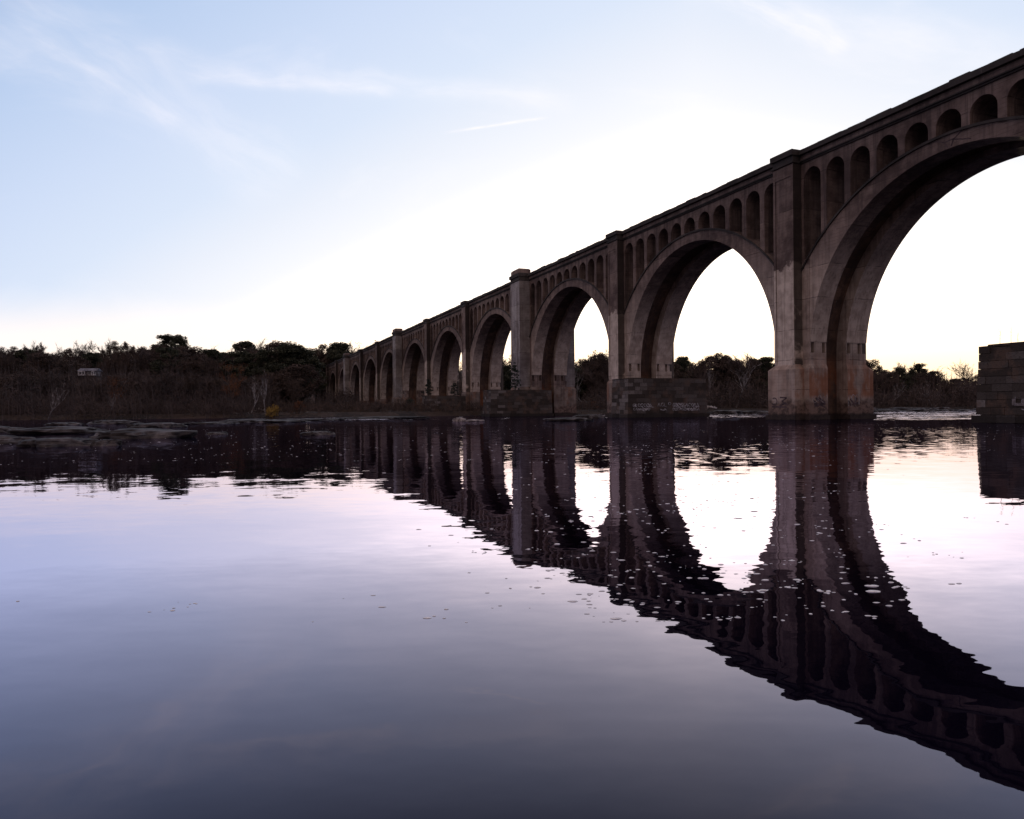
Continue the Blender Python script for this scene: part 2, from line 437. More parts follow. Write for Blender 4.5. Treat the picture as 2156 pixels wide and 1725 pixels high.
# ------------------------------------------------------------------ terrain
BC, BS = 0.9323, 0.3617
def smooth(a, b, x):
    t = np.clip((np.asarray(x, float) - a) / (b - a), 0, 1); return t * t * (3 - 2 * t)
def fnoise(x, y, seed=0.0):
    return (np.sin(x * 0.061 + seed) * np.cos(y * 0.053 + 1.3 * seed) + 0.6 * np.sin(x * 0.143 + y * 0.091 + 2.1 + seed)
            + 0.4 * np.cos(x * 0.31 - y * 0.27 + seed * 2))
def shore(X):
    return np.interp(X, [-900, -300, -140, -70, -30, 0, 30, 60, 100, 300, 900], [120, 128, 142, 155, 160, 165, 176, 196, 210, 222, 240])
def ground_z(X, Y):
    X = np.asarray(X, float); Y = np.asarray(Y, float)
    d = Y - shore(X) + 2.5 * fnoise(X, Y * 0.2, 0.4)
    bed = np.maximum(-2.5, d * 0.10)
    low = np.minimum(1.0, d * 0.40) + 0.25 * fnoise(X * 2, Y * 2, 1.0) * smooth(2, 20, d)
    t = X * BC + Y * BS - 54.8                                     # signed distance from the bridge face
    hl = (1 - smooth(-75, -22, t)) * (1 - smooth(-40, 40, X))
    hr = smooth(15, 90, t) * (1 - smooth(60, 200, X))
    hill = smooth(15, 210, d) * (2.0 + 16.0 * hl) + smooth(180, 420, d) * 14.0 * hl + smooth(150, 330, d) * 24.0 * hr + smooth(25, 110, d) * 6.0 * smooth(30, 80, X)
    z = np.where(d < 0, bed, low + hill)
    near = -Y - 3.5 + 0.5 * fnoise(X * 3, Y, 2.0)      # the bank the camera stands on
    return np.where(Y < 40, np.where(near > 0, np.minimum(2.0, near * 0.12), np.maximum(-2.5, near * 0.15)), z)
def gz(x, y): return float(ground_z(x, y))

xs = np.unique(np.r_[-4000, -2500, -1500, -900, np.arange(-600, 601, 10), 900, 1500, 2500, 4000])
ys = np.unique(np.r_[-1500, -500, -150, -60, np.arange(-30, 41, 5), np.arange(50, 120, 10), np.arange(120, 260, 4), np.arange(260, 560, 10), 700, 1000, 1800, 3000, 5500])
GX, GY = np.meshgrid(xs, ys)
GZ = ground_z(GX, GY)
b = MB(); b.v = list(map(tuple, np.c_[GX.ravel(), GY.ravel(), GZ.ravel()])); nx = len(xs)
for j in range(len(ys) - 1):
    for i in range(nx - 1):
        a = j * nx + i; b.f.append((a, a + 1, a + nx + 1, a + nx))
tag(b.build('ground', M['ground'], smooth=True, fix=False), kind='structure')
b = MB(); b.v = [(-4000, -40, 0), (4000, -40, 0), (4000, 420, 0), (-4000, 420, 0)]; b.f = [(0, 1, 2, 3)]
tag(b.build('river_water', M['water'], fix=False), kind='structure')

# pixel (2400 x 1920 of the photo) -> metres, used to read positions off the photograph
F = 1740.0
def yh(px): return 959.0 - 0.0087 * (px - 1200)
def at(px, Z): return (px - 1200) / F * Z
def zat(py, px, Z): return CAM_H + (yh(px) - py) * Z / F

# ------------------------------------------------------------------ the bridge
D0 = 54.8; TH = math.atan((1200 - 525) / 1740.0)
ct, sn = math.cos(TH), math.sin(TH)
bridge = empty('railway_bridge', (D0 * ct, D0 * sn, 0), TH)     # local x = across the deck, y = along it
tag(bridge, 'long open spandrel concrete arch railway bridge crossing the river on tall piers', 'bridge')
def b2w(t, s, z): return Vector((D0 * ct + t * ct - s * sn, D0 * sn + t * sn + s * ct, z))
W = 7.4
PIERS = [(-12.2, 0), (24.4, 1), (61.0, 0), (96.9, 0), (133.8, 1), (170.2, 0), (206.4, 0), (243.6, 1), (280.0, 0),
         (316.3, 0), (353.6, 1), (390.0, 0), (426.3, 0), (464.0, 1)]
def dims(e): return (2.95, 2.35, 2.0) if e else (2.45, 1.45, 1.0)       # leg half, pilaster half, projection
R1, R2 = 2.1, 4.7
rnd = random.Random(4)

for i, (sc, e) in enumerate(PIERS):
    hw, hp, p = dims(e)
    P = MB()
    for t0, t1, sgn in ((0.0, R1, -1), (R2, W, 1)):
        P.box(t0, t1, sc - hw, sc + hw, 5.6, 6.75)
        P.box(t0, t1, sc - hw + 0.5, sc + hw - 0.5, 6.75, 7.8)
        for s0, s1 in ((sc - hw, sc - hw + 0.5), (sc + hw - 0.5, sc + hw)):
            for a, c in ((0, 0.13), (0.56, 1.54), (1.97, 2.1)):
                P.box(t0 + a, t0 + c, s0, s1, 6.75, 7.8)          # square putlog holes left between
        P.box(t0, t1, sc - hw, sc + hw, 7.8, 16.2)
    P.box(0.003, W - 0.003, sc - hp - 0.36, sc + hp + 0.36, 16.2, 25.88)
    low = M['conc_rust'] if i == 2 else M['conc_low']
    pier = P.build('pier', low if not e else M['conc'], bridge)
    fo, so = (0.5, 0.18) if i == 2 else (0.26, 0.09)
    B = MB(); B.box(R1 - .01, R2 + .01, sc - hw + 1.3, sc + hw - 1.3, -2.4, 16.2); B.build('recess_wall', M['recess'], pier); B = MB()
    for t0, t1 in ((-0.3, R1), (R2, W + 0.3)):
        B.frus((t0, t1, sc - hw - so, sc + hw + so), (t0 + 0.28 * (t0 < 0), t1 - 0.28 * (t1 > W), sc - hw - 0.01, sc + hw + 0.01), 5.15, 5.6)
        B.box(t0, t1, sc - hw - so, sc + hw + so, 0.45, 5.15)
        B.box(t0 - (0.2 if t0 < 0 else 0), t1 + (0.2 if t1 > W else 0), sc - hw - 0.45, sc + hw + 0.45, -2.4, 0.45)
    for t0, t1, q0, q1 in ((-p - fo, -0.302, -p - 0.003, -0.302), (W + 0.302, W + p + fo, W + 0.302, W + p + 0.003)):
        B.frus((t0, t1, sc - hp - fo, sc + hp + fo), (q0, q1, sc - hp - 0.01, sc + hp + 0.01), 5.1, 5.62)
        B.box(t0, t1, sc - hp - fo, sc + hp + fo, 0.45, 5.1)
        B.box(t0 - 0.2, t1 + 0.2, sc - hp - fo - 0.2, sc + hp + fo + 0.2, -2.4, 0.452)
    B.build('base_block', M['conc_rust'] if i == 2 else M['base'], pier)
    for side in (-1, 1):
        L = MB(); f = lambda a, c: (-c, -a) if side < 0 else (W + a, W + c)
        t0, t1 = f(0.0, p); L.box(t0, t1, sc - hp, sc + hp, 5.6, 26.0)
        t0, t1 = f(p, p + 0.07)
        L.box(t0, t1, sc - hp, sc - hp + 0.32, 5.7, 25.9); L.box(t0, t1, sc + hp - 0.32, sc + hp, 5.7, 25.9)
        L.box(t0, t1, sc - hp + 0.32, sc + hp - 0.32, 24.75, 25.9)
        if e:
            L.box(t0, t1, sc - 0.95, sc + 0.95, 5.7, 24.75)
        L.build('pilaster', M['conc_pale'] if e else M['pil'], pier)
    for side in (-1, 1):                                         # cap: string course and coping breaking forward
        C = MB(); f = lambda a, c: (-c, -a) if side < 0 else (W + a, W + c)
        t0, t1 = f(-0.3, p + 0.22); C.box(t0, t1, sc - hp - 0.12, sc + hp + 0.12, 25.98, 26.2)
        t0, t1 = f(-0.3, p + 0.08); C.box(t0, t1, sc - hp - 0.03, sc + hp + 0.03, 26.19, 26.75)
        t0, t1 = f(-0.48, p + 0.33); C.box(t0, t1, sc - hp - 0.16, sc + hp + 0.16, 26.74, 27.31 + 0.05 * e)
        C.build('pier_cap', M['conc_dark'], pier)
    if e and sc < 460:
        for side in (-1, 1):
            f = lambda a, c: (-c, -a) if side < 0 else (W + a, W + c)
            K = MB(); t0, t1 = f(-0.4, p + 0.1)
            K.box(t0, t1, sc - 2.0, sc + 2.0, 27.48, 28.15)
            K.frus((t0, t1, sc - 2.0, sc + 2.0), (t0 + 0.25, t1 - 0.25, sc - 1.6, sc + 1.6), 28.15, 28.4)
            K.build('parapet_block', M['conc'], bridge)

for i in range(len(PIERS) - 1):
    (s0, e0), (s1, e1) = PIERS[i], PIERS[i + 1]
    h0, q0, _ = dims(e0); h1, q1, _ = dims(e1)
    a, c = s0 + h0, s1 - h1; R = (c - a) / 2; cx = (a + c) / 2; zc = 22.1 - R
    Lp, Rp = s0 + q0, s1 - q1; half = (Rp - Lp) / 2; cp = (Lp + Rp) / 2
    Dz = 23.35 - 15.2; Re = (half ** 2 + Dz ** 2) / (2 * Dz); zce = 23.35 - Re
    zi = lambda s, r=R: zc + math.sqrt(max(0.0, r * r - (s - cx) ** 2))
    ze = lambda s: zce + math.sqrt(max(0.0, Re * Re - (s - cp) ** 2))
    ang0 = math.asin(min(0.9, max(0.02, (7.86 - zc) / R)))
    ang = [ang0 + (math.pi - 2 * ang0) * k / 72 for k in range(73)]
    angw = [math.pi * k / 72 for k in range(73)]
    st = [cx - R * math.cos(g) for g in ang]
    arch = None
    for t0, t1 in ((0.0, R1), (R2, W)):
        A = MB(); A.wall([(s, zi(s), ze(s)) for s in st], t0, t1)
        for sa, sb in ((Lp + 0.0, a), (c, Rp - 0.0)):            # haunch above the legs
            A.wall([(s, 16.2, max(16.21, ze(s))) for s in np.linspace(sa, sb, 4)], t0 + .002, t1 - .002)
        o = A.build('arch_rib', M['conc_low'], bridge)
        arch = arch or o
        mo = MB()
        t_a, t_b = (-0.16, 0.001) if t0 == 0 else (W - 0.001, W + 0.16)
        ss = np.linspace(Lp, Rp, 61)
        mo.wall([(s, ze(s) - 0.16, ze(s) + 0.06) for s in ss], t_a, t_b)
        mo.build('extrados_moulding', M['conc_dark'], o)
    Wb = MB(); Wb.wall([(s, zc + (R + 0.55) * math.sqrt(max(0, 1 - ((s - cx) / (R + 1.3)) ** 2)), ze(s) - 0.05) for s in [cx - (R + 1.3) * math.cos(g) for g in angw]], R1, R2)
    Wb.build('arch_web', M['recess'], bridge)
    # spandrel: eleven arched openings on transverse walls
    n = 11; pitch = (Rp - Lp) / n
    V = MB()
    def layer(t0, t1, aw, lift=None):
        for k in range(n):
            bc = Lp + (k + 0.5) * pitch
            # column on the left of this opening (and the last right one)
            cols = [(Lp + k * pitch - (pitch / 2 - aw if k else 0), Lp + k * pitch + pitch / 2 - aw)]
            if k == n - 1: cols.append((Rp - (pitch / 2 - aw), Rp))
            for u, v in cols:
                if lift is None: V.wall([(u, ze(u) - 0.3, 25.9), (v, ze(v) - 0.3, 25.9)], t0, t1)
                else: V.wall([(u, max(ze(u), ze(v)) + lift, 25.9), (v, max(ze(u), ze(v)) + lift, 25.9)], t0, t1)
            spr = 25.25 - aw
            pr = []
            for j in range(15):
                g = math.pi * j / 14; s = bc - aw * math.cos(g)
                pr.append((s, max(spr + aw * math.sin(g), 0), 25.9))
            V.wall(pr, t0, t1)
    layer(0.0, 0.8, pitch / 2 - 0.36)
    layer(0.8, 2.75, pitch / 2 - 0.28)
    layer(2.75, 3.75, pitch / 2 - 0.28, lift=1.9)
    layer(3.75, W - 0.8, pitch / 2 - 0.28)
    layer(W - 0.8, W, pitch / 2 - 0.36)
    V.build('spandrel_wall', M['conc'], bridge)

# deck, string course, fascia and rough coping
S0, S1 = -60.0, 520.0
dk = MB(); dk.box(0.003, W - 0.003, S0, S1, 25.9, 26.74); deck = dk.build('deck', M['conc'], bridge)
for side in (-1, 1):
    f = lambda a, c: (-c, -a) if side < 0 else (W + a, W + c)
    sc_ = MB()
    t0, t1 = f(0.0, 0.13); sc_.box(t0, t1, S0, S1, 26.2, 26.72)
    sc_.build('fascia', M['conc'], deck)
    sc_ = MB()
    t0, t1 = f(0.0, 0.30); sc_.box(t0, t1, S0, S1, 26.08, 26.2)
    t0, t1 = f(0.0, 0.16); sc_.box(t0, t1, S0, S1, 25.92, 26.08)
    sc_.build('string_course', M['conc_dark'], deck)
    cp_ = MB(); t0, t1 = f(-0.35, 0.5)
    pr = []; s = S0
    while s < S1:
        ln = rnd.uniform(0.5, 2.2)
        z = 27.22 + rnd.uniform(-0.05, 0.05) + (rnd.uniform(0.02, 0.07) if rnd.random() < 0.15 else 0)
        pr += [(s, 26.72, z), (s + ln * 0.96, 26.72, z + rnd.uniform(-0.03, 0.03))]
        s += ln
    cp_.wall(pr, t0, t1)
    cp_.build('coping', M['conc_dark'], deck)
tr = MB()
for s in np.arange(S0, S1, 0.6): tr.box(1.2, 5.4, s, s + 0.25, 26.74, 26.95)
tr.build('track_sleepers', M['bark'], deck)
for t in (2.58, 4.02):
    r = MB(); r.box(t - 0.04, t + 0.04, S0, S1, 26.95, 27.12); r.build('rail', M['conc_dark'], deck)
ab = MB(); ab.box(0, W, 466, 520, 0, 25.9); ab.build('abutment', M['conc'], bridge)

# ---- writing: sprayed tags
def strokes(parent, mat, face, lines, r0, name='graffiti'):
    """face(u, v) -> local point; each line is a list of (u, v)"""
    g = MB()
    for ln in lines:
        pts = []; r = r0 * (0.75 + 0.5 * ((len(g.v) * 7919) % 97) / 97)
        for k in range(len(ln) - 1):
            for q in range(4):
                a = q / 4; pts.append((ln[k][0] * (1 - a) + ln[k + 1][0] * a, ln[k][1] * (1 - a) + ln[k + 1][1] * a))
        pts.append(ln[-1])
        for k in range(len(pts) - 1):
            (u0, v0), (u1, v1) = pts[k], pts[k + 1]
            L = math.hypot(u1 - u0, v1 - v0) or 1e-6; nu, nv = -(v1 - v0) / L * r, (u1 - u0) / L * r
            o = len(g.v)
            for dep in (0.0, 0.008):
                for (u, v) in ((u0 + nu, v0 + nv), (u0 - nu, v0 - nv), (u1 - nu, v1 - nv), (u1 + nu, v1 + nv)):
                    g.v.append(tuple(face(u, v, dep + 0.0004 * (k % 5))))
            for q in ((4, 5, 6, 7), (0, 1, 5, 4), (1, 2, 6, 5), (2, 3, 7, 6), (3, 0, 4, 7)): g.f.append(tuple(o + i for i in q))
    return g.build(name, mat, parent)
def arc(cx, cy, rx, ry, a0, a1, n=10):
    return [(cx + rx * math.cos(math.radians(a0 + (a1 - a0) * i / n)), cy + ry * math.sin(math.radians(a0 + (a1 - a0) * i / n))) for i in range(n + 1)]
piers = [o for o in bridge.children if o.name.startswith('pier') and not o.name.startswith('pier_')]
p1 = piers[2]; sc1 = 61.0
jam = sc1 - 2.45 - 0.18
fj = lambda u, v, d: (u, jam - d - 0.003, v)
# jamb of the near pier: bubble letters on each leg
strokes(p1, M['spray_white'], fj, [arc(0.42, 2.05, 0.25, 0.33, 20, 330), arc(1.0, 2.1, 0.22, 0.36, -40, 220), arc(1.55, 2.02, 0.24, 0.3, 0, 300),
                                   [(1.9, 2.5), (1.98, 1.7)]], 0.022)
strokes(p1, M['spray_dark'], fj, [[(0.2, 1.95), (0.7, 1.6), (0.35, 1.35), (1.1, 1.5), (1.7, 1.25)], [(0.5, 2.2), (1.5, 1.5)], [(0.9, 2.2), (1.75, 1.75)], [(0.3, 1.6), (1.8, 1.62)]], 0.10)
strokes(p1, M['spray_white'], fj, [arc(4.95, 2.0, 0.22, 0.5, 0, 180), arc(5.42, 2.0, 0.24, 0.52, 10, 170), arc(5.95, 2.05, 0.25, 0.5, -10, 190),
                                   [(4.74, 2.0), (4.76, 1.35)], [(5.18, 2.0), (5.2, 1.3)], [(5.68, 2.05), (5.66, 1.4)], [(6.2, 2.0), (6.18, 1.5)]], 0.025)
strokes(p1, M['spray_dark'], fj, [[(4.8, 1.9), (5.1, 1.4)], [(5.0, 2.1), (5.6, 1.5), (5.9, 2.2)], [(5.3, 1.5), (6.1, 1.7)]], 0.10)
ff = lambda u, v, d: (-1.0 - 0.5 - 0.003 - d, u, v)
strokes(p1, M['spray_dark'], ff, [arc(62.05, 1.9, 0.42, 0.36, 60, 330), [(61.2, 2.3), (60.2, 2.25), (60.9, 1.9), (60.1, 1.5)], [(61.3, 1.4), (60.3, 1.75)], [(62.4, 1.35), (60.2, 1.3)]], 0.075)
strokes(p1, M['spray_white'], ff, [arc(62.1, 1.95, 0.2, 0.2, 60, 300)], 0.02)
# spray strokes near the crown of the first arch ring
fr_ = lambda u, v, d: (-0.004 - d, u, v)
rib0 = [o for o in bridge.children if o.name.startswith('arch_rib')][2]
strokes(rib0, M['spray_dark'], fr_, [[(44.4, 23.1), (43.5, 22.7), (43.2, 22.2)], [(42.7, 22.7), (42.9, 22.2)], [(43.5, 22.7), (42.6, 22.75), (41.9, 23.2)], [(42.9, 22.75), (41.2, 22.25)]], 0.05)

# ------------------------------------------------------------------ old masonry piers
def stone_pier(s0, s1, t0, t1, h, seed, label, ragged=0.0, tone=0.08, chips=.22):
    rg = random.Random(seed)
    root = empty('stone_pier', b2w((t0 + t1) / 2, (s0 + s1) / 2, 0), TH)
    tag(root, label, 'stone pier', 'old masonry piers left from an earlier bridge')
    hs, ht = (s1 - s0) / 2, (t1 - t0) / 2
    core = MB(); core.box(-ht + 0.05, ht - 0.05, -hs + 0.05, hs - 0.05, -2.4, h - 0.15)
    blocks = MB(); tint = []
    nc = max(1, round(h / 0.56)); ch = h / nc
    for c in range(-2, nc):
        z0 = c * ch + 0.016; z1 = (c + 1) * ch - 0.016
        bat = 0.018 * (nc - 1 - c)                                  # batter: wider to the foot
        if c < 1: bat += 0.22
        for face in range(4):
            ln = (2 * ht if face < 2 else 2 * hs) + 2 * bat
            u = -ln / 2; k = 0
            while u < ln / 2 - 1e-6:
                w = min(rg.uniform(0.75, 1.7), ln / 2 - u)
                if ln / 2 - (u + w) < 0.5: w = ln / 2 - u
                if c == nc - 1 and ragged and rg.random() < ragged:
                    u += w; continue
                j = rg.uniform(0.0, 0.05); dd = 0.42
                a, bq = u + 0.010 * (u > -ln / 2 + .01), u + w - 0.010 * (u + w < ln / 2 - .01)
                if face == 0: r = (a, bq, -hs - bat - j, -hs - bat + dd)
                elif face == 1: r = (a, bq, hs + bat - dd, hs + bat + j)
                elif face == 2: r = (-ht - bat - j, -ht - bat + dd, a, bq)
                else: r = (ht + bat - dd, ht + bat + j, a, bq)
                ex = rg.uniform(0.01, 0.05); n0 = len(blocks.f)
                r2 = list(r)
                idx = {0: 2, 1: 3, 2: 0, 3: 1}[face]
                mid_z = z0 + (z1 - z0) * 0.5
                blocks.frus(tuple(r), tuple(r), z0, z1)
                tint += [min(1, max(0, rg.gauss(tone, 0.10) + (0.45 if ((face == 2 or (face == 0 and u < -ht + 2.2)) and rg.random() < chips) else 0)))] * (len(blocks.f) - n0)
                u += w
    cap = MB(); x = -ht - 0.12
    while x < ht:
        w = min(rg.uniform(1.0, 2.0), ht + 0.12 - x)
        if not (ragged and rg.random() < 0.25):
            cap.frus((x + .01, x + w - .01, -hs - 0.02, hs + 0.02), (x + rg.uniform(.0, .06), x + w - rg.uniform(.0, .06), -hs + rg.uniform(0, .12), hs - rg.uniform(0, .12)), h - 0.02, h + rg.uniform(0.06, 0.16 + ragged))
        x += w
    core.build('rubble_core', M['stone'], root)
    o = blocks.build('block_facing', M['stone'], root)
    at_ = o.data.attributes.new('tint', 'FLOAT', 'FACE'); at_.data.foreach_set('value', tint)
    cap.build('cap_course', M['stone'], root)
    return root
PA = stone_pier(91.7, 96.25, -1.6, 11.4, 5.5, 1, 'dark masonry pier with white graffiti along its foot beside the second concrete pier', tone=0.10, chips=.5)
PB = stone_pier(129.0, 133.2, -8.9, 3.3, 4.85, 2, 'low masonry pier topped by a small cedar at the foot of the third concrete pier')
PC = stone_pier(165.0, 169.0, -11.6, -2.4, 4.5, 3, 'farthest low masonry pier with two bushy cedars on top near the bank')
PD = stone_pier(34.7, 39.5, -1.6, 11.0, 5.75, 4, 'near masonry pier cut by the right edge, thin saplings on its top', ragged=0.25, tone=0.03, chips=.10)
# white lettering along the side face of pier A (local x across, y along); face at y = -hs
def fa(u, v, d): return (u, -2.275 - 0.30 - d, v)
g = []; rg = random.Random(9)
def scribble(u0, u1, v, h, step):
    out = []; u = u0
    while u < u1:
        kind = rg.randrange(4); w = step * rg.uniform(.7, 1.1)
        if kind == 0: out.append(arc(u + w / 2, v, w * .42, h / 2, 0, 330))
        elif kind == 1: out.append([(u, v - h / 2), (u + w * .4, v + h / 2), (u + w * .8, v - h / 2)])
        elif kind == 2: out.append([(u, v + h / 2), (u, v - h / 2), (u + w * .6, v - h / 2 + .04)])
        else: out.append(arc(u + w / 2, v, w * .4, h / 2, 60, 300) + [(u + w * .8, v)])
        u += w
    return out
g += scribble(-6.0, -3.0, 1.75, 0.42, 0.5) + scribble(-5.9, -3.2, 1.2, 0.3, 0.42)
g += scribble(-1.9, -0.5, 1.8, 0.5, 0.55) + [arc(0.1, 1.95, 0.22, 0.2, 0, 360)] + scribble(0.6, 4.9, 1.75, 0.5, 0.5) + scribble(0.6, 4.9, 1.15, 0.36, 0.45)
for _ in range(26):                                             # older tags half worn away underneath
    u = rg.choice([rg.uniform(-6.0, -3.2), rg.uniform(-1.9, -.6), rg.uniform(.6, 4.8), rg.uniform(.6, 4.8)]); v = rg.uniform(1.0, 2.0)
    g.append([(u, v), (u + rg.uniform(.1, .5), v + rg.uniform(-.2, .2)), (u + rg.uniform(.3, .8), v + rg.uniform(-.25, .25))])
strokes(PA, M['spray_white'], fa, g, 0.05)
# pier D: a pale sprayed band with outlined letters on its front face (face at x = -ht)
ht_d = (11.0 + 1.6) / 2
def fd(u, v, d): return (-ht_d - 0.20 - d, u, v)
strokes(PD, M['spray_lilac'], fd, [[(-0.35, 1.35), (-2.2, 1.35)], [(-0.35, 1.75), (-0.35, 1.3)], [(-0.9, 1.6), (-2.2, 1.6)]], 0.14)
strokes(PD, M['spray_white'], fd, [[(-0.45, 1.9), (-0.45, 1.35), (-0.75, 1.35)], arc(-1.1, 1.55, 0.2, 0.2, 0, 360), [(-1.45, 1.3), (-1.45, 1.75)] + [(-1.75, 1.7), (-1.7, 1.5), (-1.45, 1.5)],
                                    arc(-2.05, 1.52, 0.2, 0.2, 50, 310), [(-0.9, 1.02), (-1.2, 0.92), (-1.5, 1.05), (-2.2, 1.08)]], 0.022)

# ------------------------------------------------------------------ trees
def grow(tr, cr, rg, p, d, ln, r, lev, maxlev, spread, twig, up=0.25, min_r=0.012):
    n = 4; pts = [Vector(p)]; dd = Vector(d).normalized(); rad = [r]
    for k in range(n):
        dd = (dd + Vector((rg.gauss(0, .16), rg.gauss(0, .16), rg.gauss(0, .10) + up * 0.12))).normalized()
        pts.append(pts[-1] + dd * ln / n); rad.append(r * (1 - 0.6 * (k + 1) / n))
    (tr if lev <= 1 else cr).tube(pts, [max(x, min_r) for x in rad], 6 if lev == 0 else (4 if lev == 1 else 3), cap=False)
    if lev >= maxlev:
        for _ in range(twig):
            t = rg.uniform(0.15, 1.0) * n; k = min(int(t), n - 1); q = pts[k].lerp(pts[k + 1], t - k)
            td = (dd + Vector((rg.gauss(0, .7), rg.gauss(0, .7), rg.gauss(0.25, .5)))).normalized()
            cr.blade(q, td, ln * rg.uniform(.35, .8), 0.12, td.orthogonal() + Vector((rg.gauss(0, .5), rg.gauss(0, .5), rg.gauss(0, .5))))
        return
    nb = [6, 5, 4, 4][lev]
    for j in range(nb):
        t = (0.35 if lev == 0 else 0.25) + (0.65 if lev == 0 else .75) * (j + rg.random() * .7) / nb
        t = min(t, 1.0) * n; k = min(int(t), n - 1); q = pts[k].lerp(pts[k + 1], t - k)
        a = rg.uniform(0, 2 * math.pi) + j * 2.4
        out = Vector((math.cos(a), math.sin(a), 0)); nd = (dd * (1 - spread) + out * spread + Vector((0, 0, up))).normalized()
        grow(tr, cr, rg, q, nd, ln * rg.uniform(.5, .72), max(rad[k] * 0.55, min_r), lev + 1, maxlev, spread, twig, up, min_r)

def clump(cr, rg, c, rx, rz, n, sz):
    for _ in range(n):
        v = Vector((rg.gauss(0, 1), rg.gauss(0, 1), rg.gauss(0, 1))); v.normalize(); v *= rg.random() ** 0.4
        q = Vector(c) + Vector((v.x * rx, v.y * rx, v.z * rz))
        u = Vector((rg.gauss(0, 1), rg.gauss(0, 1), rg.gauss(0, .6))).normalized(); w = u.cross(Vector((rg.gauss(0, 1), rg.gauss(0, 1), rg.gauss(0, 1)))).normalized()
        s = sz * rg.uniform(.5, 1.3)
        cr.leaf(q, u * s, w * s * 0.5)

PROTO = {}
def proto(kind, var, h=16.0):
    """a tree of nominal height h with parts trunk and crown, standing at the origin"""
    rg = random.Random(hash((kind.__len__() * 31 + var * 977)) & 0xffff)
    tr, cr = MB(), MB()
    if kind == 'bare':
        grow(tr, cr, rg, (0, 0, -0.6), (rg.gauss(0, .05), rg.gauss(0, .05), 1), h * .62, h * .016, 0, 3, 0.46, 17, up=0.30, min_r=0.02)
        mt, mc = M['bark'], (M['twig'], M['twig_red'])[var % 2]
    elif kind == 'sycamore':
        grow(tr, cr, rg, (0, 0, -0.6), (rg.gauss(0, .10), rg.gauss(0, .10), 1), h * .74, h * .019, 0, 2, 0.36, 2, up=0.30, min_r=0.022)
        mt = mc = M['pale_bark']
    elif kind == 'pine':
        n = 7; pts = [(rg.gauss(0, .12) * k * .3, rg.gauss(0, .12) * k * .3, -0.6 + (h * .9 + .6) * k / n) for k in range(n + 1)]
        tr.tube(pts, [h * .016 * (1 - .75 * k / n) for k in range(n + 1)], 6)
        for j in range(46):
            f = rg.uniform(.36, .99); z = h * f; L = h * 0.25 * math.sqrt(max(0.02, 1 - ((f - .52) / .50) ** 2)) * rg.uniform(.35, 1.1)
            a = rg.uniform(0, 6.283); e = Vector((math.cos(a) * L, math.sin(a) * L, z + L * .12))
            tr.tube([(0, 0, z - L * .35), tuple(e * .55 + Vector((0, 0, z * .40))), tuple(e)], [.09, .06, .03], 3, cap=False)
            clump(cr, rg, e, h * .085 * rg.uniform(.6, 1.3), h * .052, 230, 0.22)
            clump(cr, rg, e * .75 + Vector((0, 0, z * .25)), h * .075, h * .05, 130, 0.22)
        mt, mc = M['bark'], M['pine']
    elif kind == 'oak':
        grow(tr, cr, rg, (0, 0, -0.6), (rg.gauss(0, .05), rg.gauss(0, .05), 1), h * .52, h * .02, 0, 2, 0.55, 4, up=0.22)
        for j in range(64):
            a = rg.uniform(0, 6.283); f = rg.uniform(.30, .98); rr = h * .30 * math.sin(math.pi * min(1, (1.05 - f) / .8)) ** .6 * math.sqrt(rg.random())
            clump(cr, rg, (math.cos(a) * rr, math.sin(a) * rr, h * f), h * .085 * rg.uniform(.5, 1.2), h * .065, 190, 0.21)
        mt, mc = M['bark'], (M['oak'], M['twig_red'])[var % 2]
    elif kind == 'cedar':
        tr.tube([(0, 0, -.4), (0.05, 0, h * .5), (0, 0.05, h * .96)], [h * .02, h * .014, .02], 5)
        for j in range(70):
            f = rg.uniform(.08, 1.0); rr = h * .25 * (1.02 - f) ** .75 * rg.uniform(.3, 1.1); a = rg.uniform(0, 6.283)
            c = (math.cos(a) * rr, math.sin(a) * rr, h * f - rr * .15)
            clump(cr, rg, c, h * .055 * rg.uniform(.6, 1.3), h * .028, 36, 0.12 * h / 6)
            if j % 3 == 0: tr.tube([(0, 0, h * f - rr * .3), c], [.05, .02], 3, cap=False)
        mt, mc = M['bark'], M['cedar']
    elif kind == 'russet':
        grow(tr, cr, rg, (0, 0, -0.4), (rg.gauss(0, .05), rg.gauss(0, .05), 1), h * .5, h * .016, 0, 2, 0.5, 6, up=0.25)
        for j in range(34):
            a = rg.uniform(0, 6.283); f = rg.uniform(.3, .98); rr = h * .24 * math.sqrt(rg.random())
            clump(cr, rg, (math.cos(a) * rr, math.sin(a) * rr, h * f), h * .08, h * .06, 70, 0.13)
        mt, mc = M['bark'], M['rust_leaf']
    # normalise to exact height
    top = max(v[2] for v in cr.v); k = h / top
    for m_ in (tr, cr): m_.v = [(x * k, y * k, z * k) for x, y, z in m_.v]
    return tr.mesh('trunk', mt), cr.mesh('crown', mc)
NAME = {'bare': 'bare_tree', 'sycamore': 'sycamore_tree', 'pine': 'pine_tree', 'oak': 'oak_tree', 'cedar': 'cedar_tree', 'russet': 'russet_tree'}
CAT = 'tree'
NV = {'bare': 4, 'sycamore': 3, 'pine': 3, 'oak': 4, 'cedar': 2, 'russet': 2}
TRG = random.Random(77)
def tree(kind, x, y, h, label, group=None, z=None, var=None, wide=1.0):
    var = TRG.randrange(NV[kind]) if var is None else var
    if (kind, var) not in PROTO: PROTO[(kind, var)] = proto(kind, var)
    mt, mc = PROTO[(kind, var)]
    r = empty(NAME[kind], (x, y, gz(x, y) if z is None else z), TRG.uniform(0, 6.283))
    k = h / 16.0; r.scale = (k * wide, k * wide, k)
    tag(r, label, CAT, group)
    for nm, me in (('trunk', mt), ('crown', mc)):
        o = bpy.data.objects.new(nm, me); COL.objects.link(o); o.parent = r
    return r
